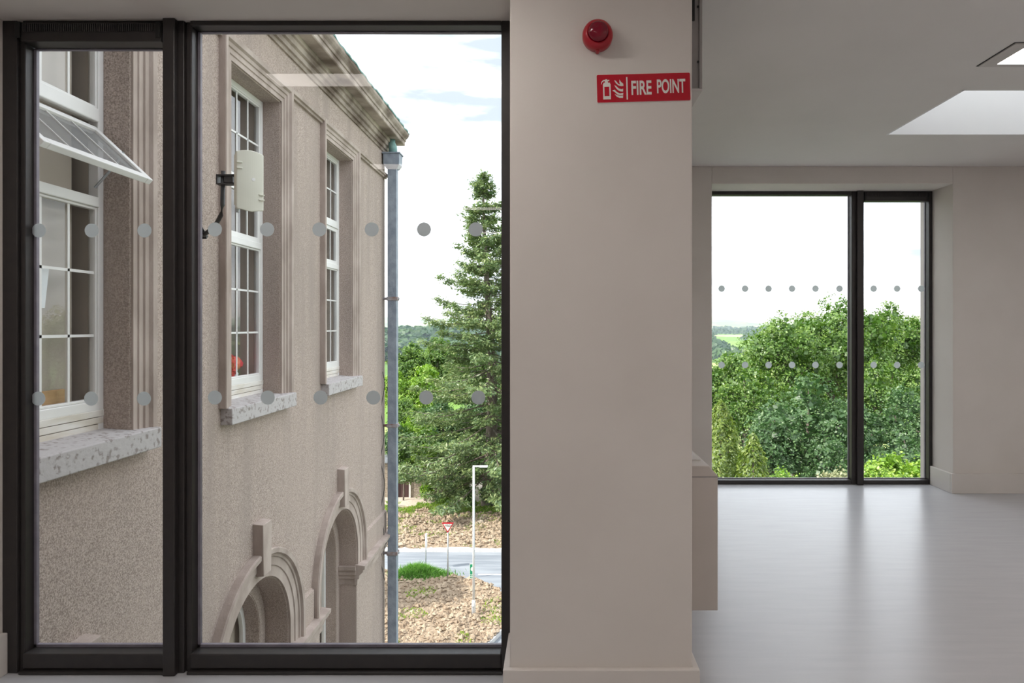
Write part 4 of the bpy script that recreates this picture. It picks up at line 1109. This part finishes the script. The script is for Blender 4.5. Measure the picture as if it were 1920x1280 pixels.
broadleaf('oak wood tree standing behind the pale open tree', 1720, 640, 46, 80, 'leaf_oak', 4.5, 'oak_tree', 1.0, density=.7)

def conifer_sprays(label, px, py, y, rpx, hpx, m, name, n=24000, cat='tree'):
    """cypress: upright plume of drooping flat sprays"""
    top = at(px, py, y); R = rpx * y / F; Hh = top.z - GZ
    r = empty(name, (top.x, y, GZ)); tag(r, label, cat, 'trees outside')
    u = RNG.random(n) ** .8; a = RNG.uniform(0, 6.283, n)
    hgt = top.z - u * Hh * .92
    env = R * np.clip((u * Hh / (R * 2.2)), 0, 1) ** .65
    pl = .72 + .28 * np.sin(a * 5 + np.floor(u * 16) * 2.4) * np.cos(u * 40)
    rad = env * pl * RNG.uniform(.72, 1.04, n)
    P = np.stack([top.x + rad * np.cos(a), y + rad * np.sin(a), hgt], -1)
    out = np.stack([np.cos(a), np.sin(a), np.full(n, .6)], -1)
    V = leaf_quads(P, out + RNG.normal(0, .5, (n, 3)), (9.0 * y / F) * RNG.uniform(.5, 1.3, n), .38, out * np.array((1, 1, -.2)) + RNG.normal(0, .5, (n, 3)))
    quads('foliage', V, m, r, np.clip(RNG.normal(.5, .2, n), 0, 1), 'stuff')
    tr = MB(); limb(tr, (top.x, y, GZ - .3), (top.x, y, top.z - .4), R * .12, .02, .04); tr.build('trunk', 'bark', r, smooth=True)
conifer_sprays('yellow-green cypress beside the far wall at the edge of the far window', 1352, 752, 17, 58, 150, 'leaf_cyp', 'cypress_tree')
conifer_sprays('shorter yellow-green cypress in front of the sycamore', 1412, 812, 16.2, 40, 100, 'leaf_cyp', 'cypress_tree', 14000)

# spruce beside the road
def spruce(label, px, py, y, name='spruce_tree'):
    top = at(px, py, y); bx = -4.1; Hh = top.z - GZ
    r = empty(name, (bx, y, GZ)); tag(r, label, 'tree')
    def axis(u): return Vector((bx + (top.x - bx) * u + .25 * math.sin(u * 5), y + .2 * math.sin(u * 4), GZ + Hh * u))
    tr = MB(); N = 24
    tr.tube([axis(k / (N - 1)) for k in range(N)], [.42 * (1 - k / (N - 1)) ** .9 + .015 for k in range(N)], 12)
    tr.build('trunk', 'bark', r, smooth=True)
    V, T = [], []
    wood = MB(); u = .10
    while u < .995:
        nb = 5 if u < .9 else 4
        a0 = RNG.uniform(0, 6.28)
        for k in range(nb):
            a = a0 + 2 * math.pi * k / nb + RNG.uniform(-.4, .4)
            uu = min(.995, u + RNG.uniform(-.012, .012))
            L = np.interp(uu, [.08, .2, .42, .6, .75, .88, .96, 1.0], [4.8, 5.6, 4.6, 3.2, 2.1, 1.1, .5, .18]) * RNG.uniform(.5, 1.2)
            st = axis(uu); d = Vector((math.cos(a), math.sin(a), 0))
            droop = np.interp(uu, [.1, .5, .85, 1.], [.42, .22, -.1, -.7])
            pts = []
            for s in range(7):
                q = s / 6
                pts.append(st + d * (L * q) + Vector((0, 0, -droop * L * (q ** 1.2) + .22 * L * q ** 3)))
            wood.tube(pts, [.055 * (1 - .8 * uu) * (1 - s / 6.5) + .008 for s in range(7)], 5, caps=False)
            side = Vector((-d.y, d.x, 0))
            nt = int(5 + 9 * L)
            for _ in range(nt):
                q = RNG.uniform(.18, 1.0) ** .8; i = min(5, int(q * 6)); fr_ = q * 6 - i
                p = pts[i].lerp(pts[i + 1], fr_)
                tl = (.30 + .30 * (1 - q)) * min(1.2, .4 + L * .3)
                sd = RNG.choice([-1, 1]); ctr = p + side * (sd * tl * RNG.uniform(.1, 1.0)) + d * (.18 * tl) - Vector((0, 0, tl * RNG.uniform(0, .55)))
                m_ = 12
                sp = RNG.normal(0, 1, (m_, 3)) * np.array((.15, .15, .10))
                P = np.array(ctr) + sp
                dirn = np.array(d) * .8 + np.array(side) * sd * .7 + RNG.normal(0, .45, (m_, 3)) + np.array((0, 0, -.15))
                V.append(leaf_quads(P, np.array((0, 0, 1)) + np.array(d) * .3 + RNG.normal(0, .5, (m_, 3)), RNG.uniform(.16, .34, m_), .34, dirn))
                T.append(np.clip(RNG.normal(.5, .14) + RNG.normal(0, .16, m_), 0, 1))
        u += RNG.uniform(.016, .026) if u < .85 else .02
    wood.build('branches', 'bark', r)['kind'] = 'stuff'
    quads('needles', np.concatenate(V), 'leaf_spruce', r, np.concatenate(T), 'stuff')
    for sgn, ln, h0 in ((-1, 1.6, .84), (1, .9, .93)):
        tw = MB(); p = axis(h0); limb(tw, p, p + Vector((sgn * ln, -.2, ln * .35)), .025, .008, .05, 4, 5); tw.build('dead_branch', 'bark', r)
    return r
spruce('tall spruce with sparse drooping branches standing beyond the road', 915, 330, 41)

# woodland behind the spruce
left = [(772, 640, 66, 48, 'leaf_oak', 'oak crown just clear of the downpipe below the distant hill'),
        (820, 628, 70, 52, 'leaf_oak', 'oak crown under the hill between downpipe and spruce'),
        (898, 640, 72, 60, 'leaf_oak', 'oak crown hidden behind the upper spruce branches'),
        (742, 690, 58, 40, 'leaf_light', 'bright green tree partly behind the downpipe'),
        (800, 678, 58, 60, 'leaf_light', 'yellow-green tree in the middle of the wood left of the spruce'),
        (760, 745, 52, 42, 'leaf_oak', 'mid-green tree beside the downpipe above the shed'),
        (830, 740, 53, 58, 'leaf_syc', 'dark tree behind the lower spruce branches'),
        (920, 720, 54, 70, 'leaf_syc', 'dark tree behind the spruce trunk'),
        (748, 792, 46.2, 44, 'leaf_syc', 'dark green bush overhanging the stone shed beside the downpipe'),
        (806, 796, 46.0, 50, 'leaf_oak', 'green bush overhanging the stone shed roof'),
        (776, 766, 47.5, 46, 'leaf_light', 'light green tree rising behind the stone shed'),
        (880, 822, 50, 60, 'leaf_oak', 'green bush behind the foot of the spruce')]
for px, py, y, rp, m_, lb in left:
    broadleaf(lb, px, py, y, rp, m_, 4.6, 'woodland_tree', 1.15, density=.75, nl=8, group='trees behind the spruce')
for px, py, y, rp, m_, lb in ((838, 918, 42.0, 24, 'leaf_light', 'low bush in front of the stone shed wall'), (800, 905, 42.6, 14, 'leaf_light', 'small climbing bush against the stone shed'),
                              (878, 925, 41.8, 26, 'leaf_oak', 'low bush beside the spruce trunk'), (925, 900, 40.6, 26, 'leaf_syc', 'ivy bush round the foot of the spruce'),
                              (862, 880, 42.5, 30, 'leaf_spruce', 'dark bush under the spruce skirt'),
                              (756, 838, 43.0, 24, 'leaf_oak', 'bush hanging over the door end of the stone shed'), (797, 832, 42.9, 28, 'leaf_light', 'light bush hanging over the middle of the stone shed')):
    broadleaf(lb, px, py, y, rp, m_, 4.2, 'low_bush', 1.0, clump=.22, nl=7, cat='shrub', group='bushes by the shed')
broadleaf('tree behind the old building shading the soil bed', 586, 905, 26.4, 105, 'leaf_oak', 6.5, 'oak_tree', .75)

# distant woodland on the hills
def woodland(name, label, n, x0, x1, y0, y1, size, thr, sc):
    x = RNG.uniform(x0, x1, n); y = RNG.uniform(y0, y1, n)
    k = vnoise(x / sc, y / (sc * .6), 31) > thr; x, y = x[k], y[k]; n = len(x)
    s = size * RNG.uniform(.6, 1.4, n); P0 = np.stack([x, y, far_z(x, y) + s * .45], -1)
    per = 26
    d = norm(RNG.normal(0, 1, (n, per, 3))); d[..., 2] = np.abs(d[..., 2])
    P = (P0[:, None] + d * s[:, None, None] * np.array((.8, .8, .75))).reshape(-1, 3)
    V = leaf_quads(P, d.reshape(-1, 3) + RNG.normal(0, .3, (n * per, 3)), np.repeat(s, per) * RNG.uniform(.45, .8, n * per), .9)
    o = quads(name, V, 'leaf_far', None, np.clip(np.repeat(RNG.random(n), per) * .8 + RNG.random(n * per) * .2, 0, 1))
    tag(o, label, 'woodland', kind='stuff')
woodland('woodland', 'wooded hillside between the downpipe and the spruce', 2600, -330, -30, 560, 880, 9, .30, 60)
woodland('woodland', 'far woods and hedgerows in the valley beyond the far window', 2400, 80, 900, 600, 1500, 8, .58, 90)
woodland('woodland', 'belt of distant woods below the blue hills', 2200, 150, 1500, 1700, 2600, 10, .50, 200)

# thin summer haze over the valley
hm = bpy.data.materials.new('valley_haze'); hm.use_nodes = True
hn, hl = hm.node_tree.nodes, hm.node_tree.links; hn.clear()
ho = hn.new('ShaderNodeOutputMaterial'); hv = hn.new('ShaderNodeVolumeScatter')
hv.inputs['Color'].default_value = (0.70, 0.86, 1.0, 1); hv.inputs['Density'].default_value = 0.00026; hv.inputs['Anisotropy'].default_value = 0.2
hl.new(hv.outputs[0], ho.inputs['Volume']); M['haze'] = hm
hz = MB().box(-2500, 3500, 160, 6400, -60, 95).build('valley_haze', 'haze')
tag(hz, 'thin blue haze hanging over the distant valley', 'haze', kind='stuff')
